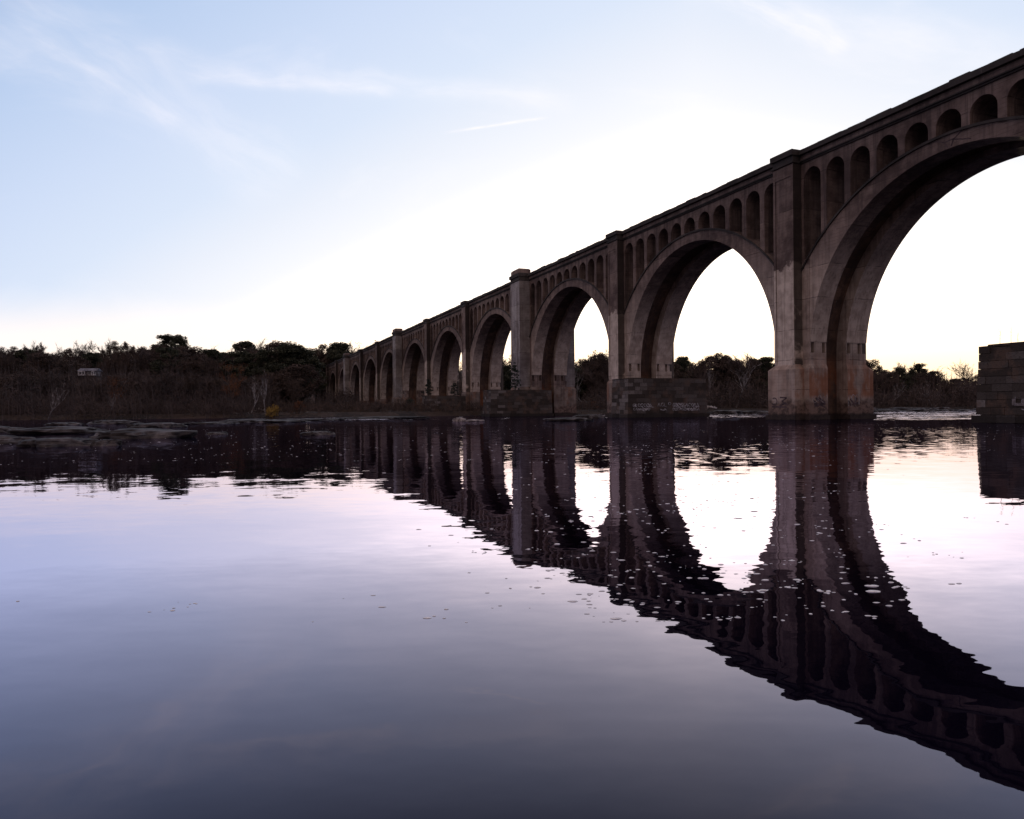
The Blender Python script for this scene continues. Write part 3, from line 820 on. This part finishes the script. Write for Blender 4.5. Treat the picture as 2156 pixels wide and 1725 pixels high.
def tree_px(kind, px, Z, ptop, label, group=None, **kw):
    x = at(px, Z); g = gz(x, Z); h = zat(ptop, px, Z) - g
    return tree(kind, x, Z, max(3.0, h), label, group, **kw)

# named, recognisable trees
tree_px('pine', 402, 262, 781, 'largest round topped pine standing above the left bank wood', var=0, wide=1.35)
tree_px('pine', 372, 268, 805, 'narrow pine against the left shoulder of the large round pine', var=1)
tree_px('pine', 573, 250, 797, 'layered flat topped pine left of the bare tree near the bridge end', var=2, wide=1.1)
tree_px('bare', 612, 262, 782, 'tall bare tree fanning above the layered pine', var=1)
tree_px('oak', 655, 240, 796, 'broad brown oak right of the fan shaped bare tree', var=1, wide=1.2)
tree_px('oak', 682, 245, 801, 'dense round oak at the edge of the gap before the bridge end', var=0, wide=1.1)
tree_px('sycamore', 648, 225, 800, 'pale forked sycamore rising in front of the broad brown oak', var=0)
tree_px('sycamore', 622, 160.5, 862, 'white trunked sycamore standing low on the left bank above the yellow bush', var=1)
tree_px('sycamore', 588, 162, 876, 'thin leaning pale sycamore left of the white trunked one', var=2)
tree_px('bare', 172, 268, 786, 'tall bare tree with a rounded fine crown at the far left', var=2)
tree_px('bare', 130, 268, 797, 'bare thin tree left of the tall rounded one', var=0)
tree_px('bare', 248, 268, 787, 'open bare tree between the house and the large pine', var=3)
tree_px('oak', 172, 255, 812, 'dark oak below the tall rounded bare tree', var=2)
tree_px('oak', 282, 258, 797, 'patchy oak with sky showing through right of the white house', var=3)
tree_px('oak', 235, 250, 822, 'low rounded oak right beside the white house', var=0)
tree_px('russet', 545, 166, 848, 'rust coloured tree holding its leaves on the left bank', var=0)
tree_px('russet', 275, 166, 880, 'small orange tree low in the wood below the white house', var=1)
tree_px('sycamore', 112, 151, 895, 'slanting grey sycamore stem in the dark left wood', var=2)
tree_px('sycamore', 255, 156, 915, 'short grey sycamore stem above the left ledges', var=0)
tree_px('sycamore', 940, 196, 880, 'white forked sycamore in front of a far bridge arch', var=1)
tree_px('sycamore', 915, 178, 925, 'low pale branching sapling on the bank under the bridge', var=2)
tree_px('oak', 1690, 236, 826, 'rounded oak at the centre of the wood seen through the second arch', var=0, wide=1.3)
tree_px('oak', 1742, 236, 834, 'broad oak right of the rounded one seen through the second arch', var=2, wide=1.3)
tree_px('pine', 1603, 240, 833, 'small open pine alone left of the rounded oak under the second arch', var=1, wide=0.8)
tree_px('sycamore', 1664, 216, 842, 'tall straight white sycamore seen through the second arch', var=1, wide=0.6)
tree_px('sycamore', 1722, 214, 838, 'spreading white limbed sycamore seen through the second arch', var=0, wide=1.3)
tree_px('pine', 1795, 236, 834, 'pine next to the near pier seen through the second arch', var=2)
tree_px('oak', 1408, 236, 824, 'dark oak beside the second pier seen through the third arch', var=3, wide=1.1)
tree_px('sycamore', 1378, 214, 850, 'ghostly pale sycamore seen through the third arch', var=2)
tree_px('bare', 1375, 240, 826, 'thin bare tree above the wood in the third arch', var=0)
tree_px('bare', 2268, 250, 838, 'bare spreading tree just left of the right masonry pier', var=2)
tree_px('pine', 2155, 250, 850, 'pointed pine in the right wood between the near pier and the masonry pier', var=1)
tree_px('oak', 2035, 245, 840, 'dark oak just right of the near pier', var=1)
tree_px('sycamore', 2085, 222, 890, 'thin grey sycamore right of the near pier', var=2)
tree_px('sycamore', 2185, 222, 885, 'thin grey sycamore in the middle of the right wood', var=0)
tree_px('oak', 765, 430, 806, 'dark oak on the hill behind the bridge end', var=0, wide=1.2)
tree_px('pine', 800, 425, 800, 'dark pine on the hill above the farthest arches', var=0, wide=1.2)
tree_px('bare', 797, 440, 792, 'bare tree behind the dark pine above the farthest arches', var=1)
tree_px('bare', 828, 420, 803, 'bare tree right of the dark pine above the bridge deck', var=3)
tree_px('russet', 862, 415, 797, 'leafy brown tree last above the bridge deck', var=1)
tree_px('oak', 738, 430, 815, 'low oak by the gap at the bridge end', var=3, wide=1.2)

tree_px('oak', 440, 240, 809, 'round oak filling in right of the largest pine', var=1, wide=1.3)
tree_px('oak', 350, 240, 812, 'round oak filling in left of the largest pine', var=3, wide=1.3)
tree_px('oak', 412, 232, 812, 'dark oak directly below the largest pine', var=2, wide=1.4)
tree_px('bare', 470, 250, 806, 'fine bare tree between the round oak and the layered pine', var=1, wide=1.3)
tree_px('bare', 505, 250, 812, 'low bare tree left of the layered pine', var=2, wide=1.3)
# the rest of the wood: individuals that cannot be told apart
def fill(n, px0, px1, Z0, Z1, top, kinds, label, group, seed):
    rg = random.Random(seed)
    for i in range(n):
        px = px0 + (px1 - px0) * (i + rg.random()) / n
        Z = rg.uniform(Z0, Z1); tp = np.interp(px, [a for a, _ in top], [c for _, c in top]) + rg.uniform(-5, 20)
        k = rg.choice(kinds)
        tree_px(k, px, Z, tp, label[k], group[k], wide=rg.uniform(1.0, 1.5))
LT = [(-200, 830), (0, 822), (60, 818), (110, 815), (200, 836), (300, 818), (350, 822), (450, 815), (540, 838), (600, 812), (690, 815), (735, 838), (800, 835), (900, 860)]
gl = {'bare': 'leafless brown tree in the dense left bank wood', 'oak': 'withered oak in the dense left bank wood', 'pine': 'dark pine in the dense left bank wood'}
gg = {'bare': 'leafless trees of the left wood', 'oak': 'withered oaks of the left wood', 'pine': 'pines of the left wood'}
fill(92, -150, 706, 215, 285, [(a, c - 9) for a, c in LT], ['oak', 'bare', 'bare', 'oak', 'pine', 'bare', 'bare'], gl, gg, 1)
LT2 = [(a, c + 45) for a, c in LT]
gl2 = {'bare': 'leafless tree in the front rank along the left shore', 'oak': 'low brown oak in the front rank along the left shore', 'pine': 'low pine in the front rank along the left shore'}
gg2 = {'bare': 'front rank bare trees on the left shore', 'oak': 'front rank oaks on the left shore', 'pine': 'front rank pines on the left shore'}
fill(70, -150, 698, 170, 200, LT2, ['bare', 'bare', 'bare', 'bare', 'oak'], gl2, gg2, 2)
RT = [(1300, 850), (1420, 835), (1560, 848), (1640, 842), (1690, 832), (1800, 842), (2020, 852), (2100, 860), (2200, 868), (2300, 880), (2600, 880)]
gl3 = {'bare': 'leafless tree in the far right bank wood behind the arches', 'oak': 'rounded oak in the far right bank wood behind the arches', 'pine': 'pine in the far right bank wood behind the arches'}
gg3 = {'bare': 'leafless trees of the right wood', 'oak': 'oaks of the right wood', 'pine': 'pines of the right wood'}
fill(84, 1180, 2620, 228, 270, RT, ['oak', 'bare', 'oak', 'bare', 'pine'], gl3, gg3, 3)
glb = {'bare': 'bare tree whose fine twigs rise above the left wood'}; ggb = {'bare': 'bare tops above the left wood'}
fill(34, -100, 700, 235, 285, [(a, c - 12) for a, c in LT], ['bare'], glb, ggb, 8)
glr = {'bare': 'bare tree whose fine twigs rise above the right wood'}; ggr = {'bare': 'bare tops above the right wood'}
fill(34, 1300, 2500, 235, 270, [(a, c - 9) for a, c in RT], ['bare'], glr, ggr, 9)
gle = {'oak': 'dark oak filling the bank just left of the far bridge end', 'bare': 'bare tree on the bank just left of the far bridge end'}
gge = {'oak': 'oaks beside the far bridge end', 'bare': 'bare trees beside the far bridge end'}
fill(14, 672, 714, 195, 330, [(0, 838), (2400, 838)], ['oak', 'bare'], gle, gge, 12)
BT = [(650, 842), (760, 822), (850, 822), (920, 850), (1000, 860), (1300, 850)]
gl4 = {'oak': 'oak on the distant hill behind the far end of the bridge', 'pine': 'pine on the distant hill behind the far end of the bridge', 'bare': 'bare tree on the distant hill behind the far end of the bridge'}
gg4 = {'oak': 'oaks on the distant hill', 'pine': 'pines on the distant hill', 'bare': 'bare trees on the distant hill'}
fill(34, 640, 1340, 380, 455, BT, ['oak', 'oak', 'pine', 'bare'], gl4, gg4, 4)

# cedars on the old piers
c = b2w(-3.3, 131, 4.9); tree('cedar', c.x, c.y, 5.4, 'small dark cedar growing on top of the low masonry pier', z=4.9, var=0)
c = b2w(-10.6, 167.4, 4.5); tree('cedar', c.x, c.y, 4.0, 'bushy cedar at the left end of the farthest masonry pier', z=4.55, var=1, wide=1.5)
c = b2w(-4.6, 166.6, 4.5); tree('cedar', c.x, c.y, 3.4, 'bushy cedar at the right end of the farthest masonry pier', z=4.55, var=0, wide=1.7)

# scrub: twiggy mass nobody could count
def thicket(name, n, x0, x1, d0, d1, h0, h1, mat, label, seed, wd=0.16, ln=1.5, stems=True, cat='undergrowth', crown=2.0, per=120):
    rg = np.random.default_rng(seed)
    nc = max(20, n // per)
    CX = rg.uniform(x0, x1, nc); CD = rg.uniform(d0, d1, nc); CR = crown * rg.uniform(.6, 1.35, nc)
    CH = (h0 + (h1 - h0) * np.clip(rg.beta(2.2, 2.0, nc) * 0.75 + 0.25 * (CD - d0) / max(1, d1 - d0), 0, 1))
    k = rg.integers(0, nc, n); a = rg.uniform(0, 6.2832, n); q = np.sqrt(rg.random(n))
    X = CX[k] + CR[k] * q * np.cos(a); Y = shore(CX[k]) + CD[k] + CR[k] * q * np.sin(a)
    Gz = np.maximum(ground_z(X, Y), 0.0)
    zz = Gz + CH[k] * (0.30 + 0.70 * np.sqrt(np.maximum(0, 1 - q * q))) * rg.random(n) ** np.where(np.arange(n) % 3 == 0, 1.1, 0.6)
    P = np.c_[X, Y, zz]
    out = np.c_[np.cos(a) * q, np.sin(a) * q, 0.75 * np.ones(n)]
    d = out + rg.normal(0, .55, (n, 3)); d /= np.linalg.norm(d, axis=1)[:, None]
    s = np.cross(d, rg.normal(0, 1, (n, 3))); s /= np.linalg.norm(s, axis=1)[:, None]
    L = ln * rg.uniform(.5, 1.3, n)[:, None]; w = wd * rg.uniform(.4, 1.3, n)[:, None]
    V = np.stack([P - s * w / 2, P + s * w / 2, P + d * L], 1).reshape(-1, 3)
    m = MB(); m.v = V.tolist(); m.f = np.arange(3 * n).reshape(-1, 3).tolist()
    if stems:
        for k in range(n // 45):
            x = float(rg.uniform(x0, x1)); y = float(shore(x) + rg.uniform(d0, d1)); g0 = gz(x, y); h = float(rg.uniform(.5, 1.1)) * h1
            m.tube([(x, y, g0 - .2), (x + rg.normal(0, .3), y, g0 + h * .5), (x + rg.normal(0, .8), y, g0 + h)], [.07, .05, .02], 3, cap=False)
    o = m.build(name, mat, fix=False)
    tag(o, label, cat, kind='stuff'); return o
thicket('brushwood', 80000, -260, -55, -2.0, 24, 1.2, 6.5, M['twig'], 'tangled leafless brush along the left shore', 1, wd=0.09, ln=1.1, crown=2.2, per=190)
thicket('brushwood', 110000, -270, -64, 14, 80, 5.0, 11.5, M['twig'], 'dim leafless wood filling the slope behind the left shore', 2, wd=0.16, ln=1.5, crown=3.4, per=330)
thicket('brushwood', 22000, -60, 45, 1, 34, 0.8, 3.4, M['twig_red'], 'reddish scrub around the feet of the far piers', 3, wd=.08, ln=0.9, crown=1.5, per=110)
thicket('brushwood', 14000, -125, -20, 34, 290, 0.8, 3.6, M['twig'], 'low scrub on the flat beside the far end of the bridge', 7, wd=.15, ln=1.2, crown=2.2, per=90)
thicket('brushwood', 150000, 24, 340, 0, 58, 3.0, 10.5, M['twig'], 'leafless wood filling the right bank behind the arches', 4, wd=0.16, ln=1.5, crown=3.4, per=330)
thicket('brushwood', 50000, -80, 90, 190, 320, 5, 12.0, M['oak'], 'brown wood covering the far hill behind the bridge', 5, wd=0.45, ln=2.0, stems=False, crown=4.5, per=240)
thicket('brushwood', 24000, -150, -62, 50, 190, 3.0, 9.0, M['twig'], 'leafless brush on the flat left of the far bridge end', 11, wd=0.2, ln=1.6, crown=3.5, per=260)
thicket('dry_grass', 12000, -230, 330, -0.5, 5, 0.15, 0.8, M['grass'], 'dry grass and leaf litter along the waterline', 6, wd=0.05, ln=0.6, stems=False, cat='grass', crown=0.8, per=24)

# bushes one can point to
def bush(px, Z, r, h, mat, label, seed, name='bush', n=1400, sz=0.12):
    rg = random.Random(seed); x = at(px, Z); root = empty(name, (x, Z, gz(x, Z))); tag(root, label, 'bush')
    st, fo = MB(), MB()
    for k in range(16):
        a = rg.uniform(0, 6.283); rr = r * rg.uniform(.2, .8)
        st.tube([(0, 0, -.2), (math.cos(a) * rr * .5, math.sin(a) * rr * .5, h * .5), (math.cos(a) * rr, math.sin(a) * rr, h * rg.uniform(.6, .95))], [.05, .035, .015], 3, cap=False)
    for k in range(n // 40):
        a = rg.uniform(0, 6.283); f = rg.random(); rr = r * math.sqrt(max(0, 1 - (f * 1.0) ** 2)) * math.sqrt(rg.random())
        clump(fo, rg, (math.cos(a) * rr, math.sin(a) * rr, h * f * .9 + .1), r * .28, h * .16, 40, sz)
    st.build('stem', M['bark'], root, fix=False); fo.build('foliage', mat, root, fix=False)
    return root
bush(641, 158.5, 1.75, 2.6, M['yellow'], 'bright yellow bush at the left waterline', 1, n=2200)
bush(700, 162, 1.6, 2.6, M['rust_leaf'], 'rusty orange bush right of the yellow bush', 2, n=900)
bush(1395, 186, 2.0, 2.2, M['rust_leaf'], 'low rusty bush on the shore seen through the third arch', 3, n=500)
bush(885, 172, 3.2, 2.6, M['twig'], 'dark rounded bush on the bank below the far arches', 4, n=1600)
bush(810, 172, 2.6, 2.2, M['oak'], 'low brown bush on the bank left of the dark rounded one', 5, n=1200)
bush(960, 190, 2.2, 3.6, M['cedar'], 'dark evergreen bush beside the farthest masonry pier', 6, n=1600)

# saplings on the near masonry pier
for k, (px, top) in enumerate(((2345, 772), (2371, 766), (2388, 780))):
    Z = 55.0; x = at(px, Z); base = 5.8; rg = random.Random(k + 3)
    root = empty('sapling', (x, Z, base)); h = zat(top, px, Z) - base
    tag(root, ['left bare sapling stalk on top of the near masonry pier', 'tallest bare sapling stalk on top of the near masonry pier', 'right bare sapling stalk on top of the near masonry pier'][k], 'sapling', 'saplings on the near masonry pier')
    st, tw = MB(), MB(); st.tube([(0, 0, -.1), (rg.gauss(0, .04), 0, h * .5), (rg.gauss(0, .06), 0, h)], [.014, .011, .005], 4)
    for q in range(9):
        z = h * rg.uniform(.35, .98); tw.tube([(0, 0, z), (rg.gauss(0, .12), rg.gauss(0, .12), z + rg.uniform(.08, .22))], [.006, .003], 3)
    st.build('stem', M['twig'], root, fix=False); tw.build('twig', M['twig'], root, fix=False)

# ------------------------------------------------------------------ rocks
def rock(px0, px1, ytop, ybot, label, seed, mat='rock', depth=None, group=None, Z=None, flat=0.0):
    pxc = (px0 + px1) / 2; Z = Z or CAM_H * F / (ybot - yh(pxc))
    w = (px1 - px0) / F * Z / 2; h = max(0.12, zat(ytop, pxc, Z)); dp = depth or w * 0.8
    Zc = Z + dp * 0.8
    bm = bmesh.new(); bmesh.ops.create_icosphere(bm, subdivisions=5, radius=1.0)
    off = Vector((seed * 7.3, seed * 3.1, seed))
    for v in bm.verts:
        c = v.co.copy()
        n = mnoise.noise(c * 1.3 + off) * 0.36 + (0.35 - abs(mnoise.noise(c * 2.6 + off))) * 0.30 + mnoise.noise(c * 7.0 + off) * 0.075 + mnoise.noise(c * 16.0 + off) * 0.03
        # bedding: flatten the top into ledges
        q = c * (1 + n)
        zz = q.z
        if zz > 0:
            zz = 0.95 * math.tanh(zz * 1.35)
            st_ = 3.0; zz = (zz * st_ - 0.13 * math.sin(zz * st_ * 6.283)) / st_
        v.co = Vector((q.x * w, q.y * dp, zz * h * 0.78 if zz > 0 else zz * max(0.6, h)))
    me = bpy.data.meshes.new('rock'); bm.to_mesh(me); bm.free(); me.materials.append(M[mat])
    me.polygons.foreach_set('use_smooth', [True] * len(me.polygons))
    o = bpy.data.objects.new('rock', me); COL.objects.link(o)
    o.location = (at(pxc, Zc), Zc, -0.04); o.rotation_euler = (0, 0, random.Random(seed).uniform(-.15, .15))
    tag(o, label, 'rock', group); return o
GL = 'granite ledges off the left shore'
rock(-60, 45, 990, 1013, 'pale granite ledge cut by the left edge of the picture', 1, group=GL)
rock(35, 250, 992, 1016, 'long pale topped ledge behind the dark whaleback rock', 2, group=GL)
rock(240, 440, 993, 1027, 'largest smooth whaleback ledge sloping right into the river', 3, group=GL)
rock(58, 226, 1014, 1046, 'nearest dark whaleback rock at the lower left of the ledges', 4, group=GL)
rock(218, 284, 1019, 1045, 'dark pyramid shaped rock right of the nearest whaleback', 5, group=GL)
rock(-80, 70, 1010, 1040, 'dark low rock at the left edge beside the nearest whaleback', 6, group=GL)
rock(205, 325, 979, 993, 'broad boulder at the back of the left ledges', 7, group=GL)
rock(110, 185, 985, 996, 'thin grey slab at the back of the left ledges', 8, group=GL)
rock(300, 420, 983, 1002, 'thin pale shelf behind the largest whaleback', 9, group=GL)
rock(480, 534, 1006, 1018, 'small low rock alone right of the left ledges', 10)
rock(709, 784, 1003, 1019, 'low pyramid rock in the water before the far arches', 11)
rock(430, 560, 985, 993, 'flat dark shelf right of the left ledges near the shore', 12)
rock(520, 640, 978, 987, 'flat ledge below the yellow bush', 13)
rock(640, 800, 977, 985, 'brown mud shelf right of the yellow bush', 14)
rock(1062, 1094, 973, 987, 'white boulder in front of the masonry pier with the cedar', 15, mat='rock_pale')
rock(1085, 1133, 979, 987, 'low pale slab right of the white boulder', 16, mat='rock_pale')
rock(1285, 1385, 973, 986, 'flat gravel bar beside the foot of the third pier', 17)
rock(1345, 1420, 966, 980, 'dark shore rock left of the graffitied masonry pier', 18)
rock(1660, 1740, 955, 973, 'dark bank rock right of the graffitied masonry pier', 19, Z=150)
rock(1730, 1810, 958, 971, 'dark bank rock just left of the near pier', 20, Z=155)
GR = 'river rocks right of the near pier'
rock(2035, 2092, 957, 966, 'low dark rock just right of the near pier', 21, Z=175, group=GR)
rock(2124, 2184, 954, 966, 'domed rock in the middle of the bright water', 22, Z=170, group=GR)
rock(2060, 2205, 950, 957, 'long ledge behind the domed rock', 23, Z=190, group=GR)
rock(2196, 2276, 956, 963, 'low rock left of the right masonry pier', 24, Z=180, group=GR)
rock(2270, 2330, 953, 960, 'low rock partly hidden by the right masonry pier', 25, Z=185, group=GR)
for k, (a, c_) in enumerate(((2000, 2060), (2090, 2130), (2180, 2230))):
    rock(a, c_, 949, 957, ['dark bank rock behind the near pier foot', 'small bank rock between the near pier and domed rock', 'small bank rock behind the domed rock'][k], 30 + k, Z=205, group=GR)
rock(800, 1000, 972, 981, 'long brown mud shelf below the far arches', 40)
rock(540, 720, 980, 989, 'wide low shelf in front of the yellow bush', 41)

# driftwood
def log(pts, r, label, seed, branches=3):
    rg = random.Random(seed); m = MB()
    P = [Vector(p) for p in pts]; c = sum(P, Vector()) / len(P); Q = [p - c for p in P]
    m.tube([tuple(q) for q in Q], [r, r * .9, r * .55][:len(Q)] if len(Q) == 3 else [r] * len(Q), 7)
    root = m.build('driftwood_log', M['log'], fix=False, smooth=True); root.location = c
    tag(root, label, 'log')
    for k in range(branches):
        q = Q[1].lerp(Q[2], rg.random()); b_ = MB()
        b_.tube([tuple(q), tuple(q + Vector((rg.gauss(0, .5), rg.gauss(0, .4), rg.uniform(.2, .8))))], [r * .4, r * .12], 5)
        b_.build('branch', M['log'], root, fix=False)
def lp(px, py, Z): return (at(px, Z), Z, zat(py, px, Z))
log([lp(718, 967, 168), lp(760, 968, 168), lp(806, 972, 168)], 0.28, 'long bleached log lying on the bank below the far arches', 1, 1)
log([lp(596, 962, 172), lp(608, 957, 172), lp(618, 961, 172)], 0.3, 'short bleached log left of the yellow bush', 2)
log([lp(545, 968, 170), lp(570, 970, 170), lp(600, 965, 171)], 0.2, 'dark lying log on the bank far left of the yellow bush', 3)
log([lp(1646, 972, 148), lp(1660, 952, 148), lp(1680, 956, 148)], 0.28, 'bleached log propped beside the graffitied masonry pier', 4)
log([lp(1722, 980, 118), lp(1735, 977, 118), lp(1742, 979, 118)], 0.08, 'pale stick in the water left of the near pier', 5, 1)
log([lp(592, 930, 178), lp(604, 944, 177), lp(612, 953, 176)], 0.14, 'leaning dead pole behind the yellow bush', 6, 0)
log([lp(853, 970, 168), lp(862, 968, 168), lp(872, 970, 168)], 0.35, 'short white log on the bank under the far arches', 7, 0)

# ------------------------------------------------------------------ house on the left hill
hx, hy = at(206, 198), 198.0; hz0 = zat(880, 206, 198) - 0.3
house = empty('white_house', (hx, hy, hz0), 0.12); house.scale = (0.66, 0.66, 0.55); tag(house, 'white house half hidden in the trees on the left hill', 'house')
m = MB(); m.box(-3.2, 3.3, 0, 5, -8, 3.0); m.build('wall', M['conc_pale'], house)
for x0, x1 in ((-3.2, -0.7), (1.9, 3.3)):
    p_ = MB()
    for a, bq in ((x0, x0 + .14), ((x0 + x1) / 2 - .07, (x0 + x1) / 2 + .07), (x1 - .14, x1)): p_.box(a, bq, -1.0, -0.86, 1.0, 2.6)
    p_.box(x0, x1, -1.02, -0.84, 0.75, 1.0); p_.box(x0, x1, -1.02, -0.84, 2.6, 2.9); p_.box(x0, x1, -0.84, 0.0, 0.78, 0.95)
    p_.build('porch', M['white_paint'], house)
for x in (-2.6, -1.4, 0.6, 2.5):
    f_ = MB(); f_.box(x - .35, x + .35, -0.05, 0.0, 1.2, 2.4); w_ = f_.build('window', M['glass'], house)
    f2 = MB()
    for a, bq, c0, c1 in ((x - .42, x - .35, 1.13, 2.47), (x + .35, x + .42, 1.13, 2.47), (x - .35, x + .35, 1.13, 1.2), (x - .35, x + .35, 2.4, 2.47)): f2.box(a, bq, -0.07, 0.0, c0, c1)
    f2.build('frame', M['white_paint'], w_)
rf = MB(); rf.v = [(-3.6, -1.2, 2.9), (3.7, -1.2, 2.9), (3.7, 5.4, 2.9), (-3.6, 5.4, 2.9), (-3.6, 2.1, 4.3), (3.7, 2.1, 4.3)]
rf.f = [(0, 1, 5, 4), (2, 3, 4, 5), (0, 4, 3), (1, 2, 5), (0, 3, 2, 1)]; rf.build('roof', M['roof'], house)

# ------------------------------------------------------------------ foam flecks drifting on the river
def foam():
    rg = random.Random(12); m = MB()
    def blob(x, y, r, ax):
        n = 7; o = len(m.v); ca = rg.uniform(0, 6.283); h = r * 0.32
        ring = []
        for k in range(n):
            a = 2 * math.pi * k / n; q = r * rg.uniform(.75, 1.2)
            ring.append((x + math.cos(a) * q * ax, y + math.sin(a) * q))
        m.v += [(a, c, 0.001) for a, c in ring] + [(x + (a - x) * .62, y + (c - y) * .62, h) for a, c in ring]
        for k in range(n):
            j = (k + 1) % n; m.f.append((o + k, o + j, o + n + j, o + n + k))
        m.f.append(tuple(o + n + k for k in range(n)))
    cnt = 0
    while cnt < 2300:
        Y = 4.5 * math.exp(rg.random() * math.log(60 / 4.5)); X = rg.uniform(-0.75, 0.75) * Y
        dens = mnoise.noise(Vector((X * .12, Y * .10, 3.0))) * .6 + mnoise.noise(Vector((X * .35 + Y * .15, Y * .9, 9.0))) * .6
        # the flecks ride a lane of current that runs out under the bridge
        lane = 0.8 if Y > 19 else math.exp(-((X - 0.22 * Y) / (0.23 * Y)) ** 2) * (1.0 if Y > 7 else (Y / 7) ** 2)
        if rg.random() > (0.015 + 0.985 * lane) * min(1, max(0, dens * 1.6 + 0.3)): continue
        r = 0.0045 + 0.009 * rg.random() + (rg.random() ** 8) * 0.010
        blob(X, Y, r * (1.0 if Y < 20 else 1.15), rg.uniform(1.0, 2.6)); cnt += 1
        if rg.random() < 0.25:
            for _ in range(rg.randrange(1, 4)): blob(X + rg.gauss(0, .07), Y + rg.gauss(0, .05), r * rg.uniform(.5, .9), rg.uniform(1, 1.8)); cnt += 1
    tag(m.build('river_foam', M['foam'], fix=False), 'white foam flecks drifting on the dark water', 'foam', kind='stuff')
foam()
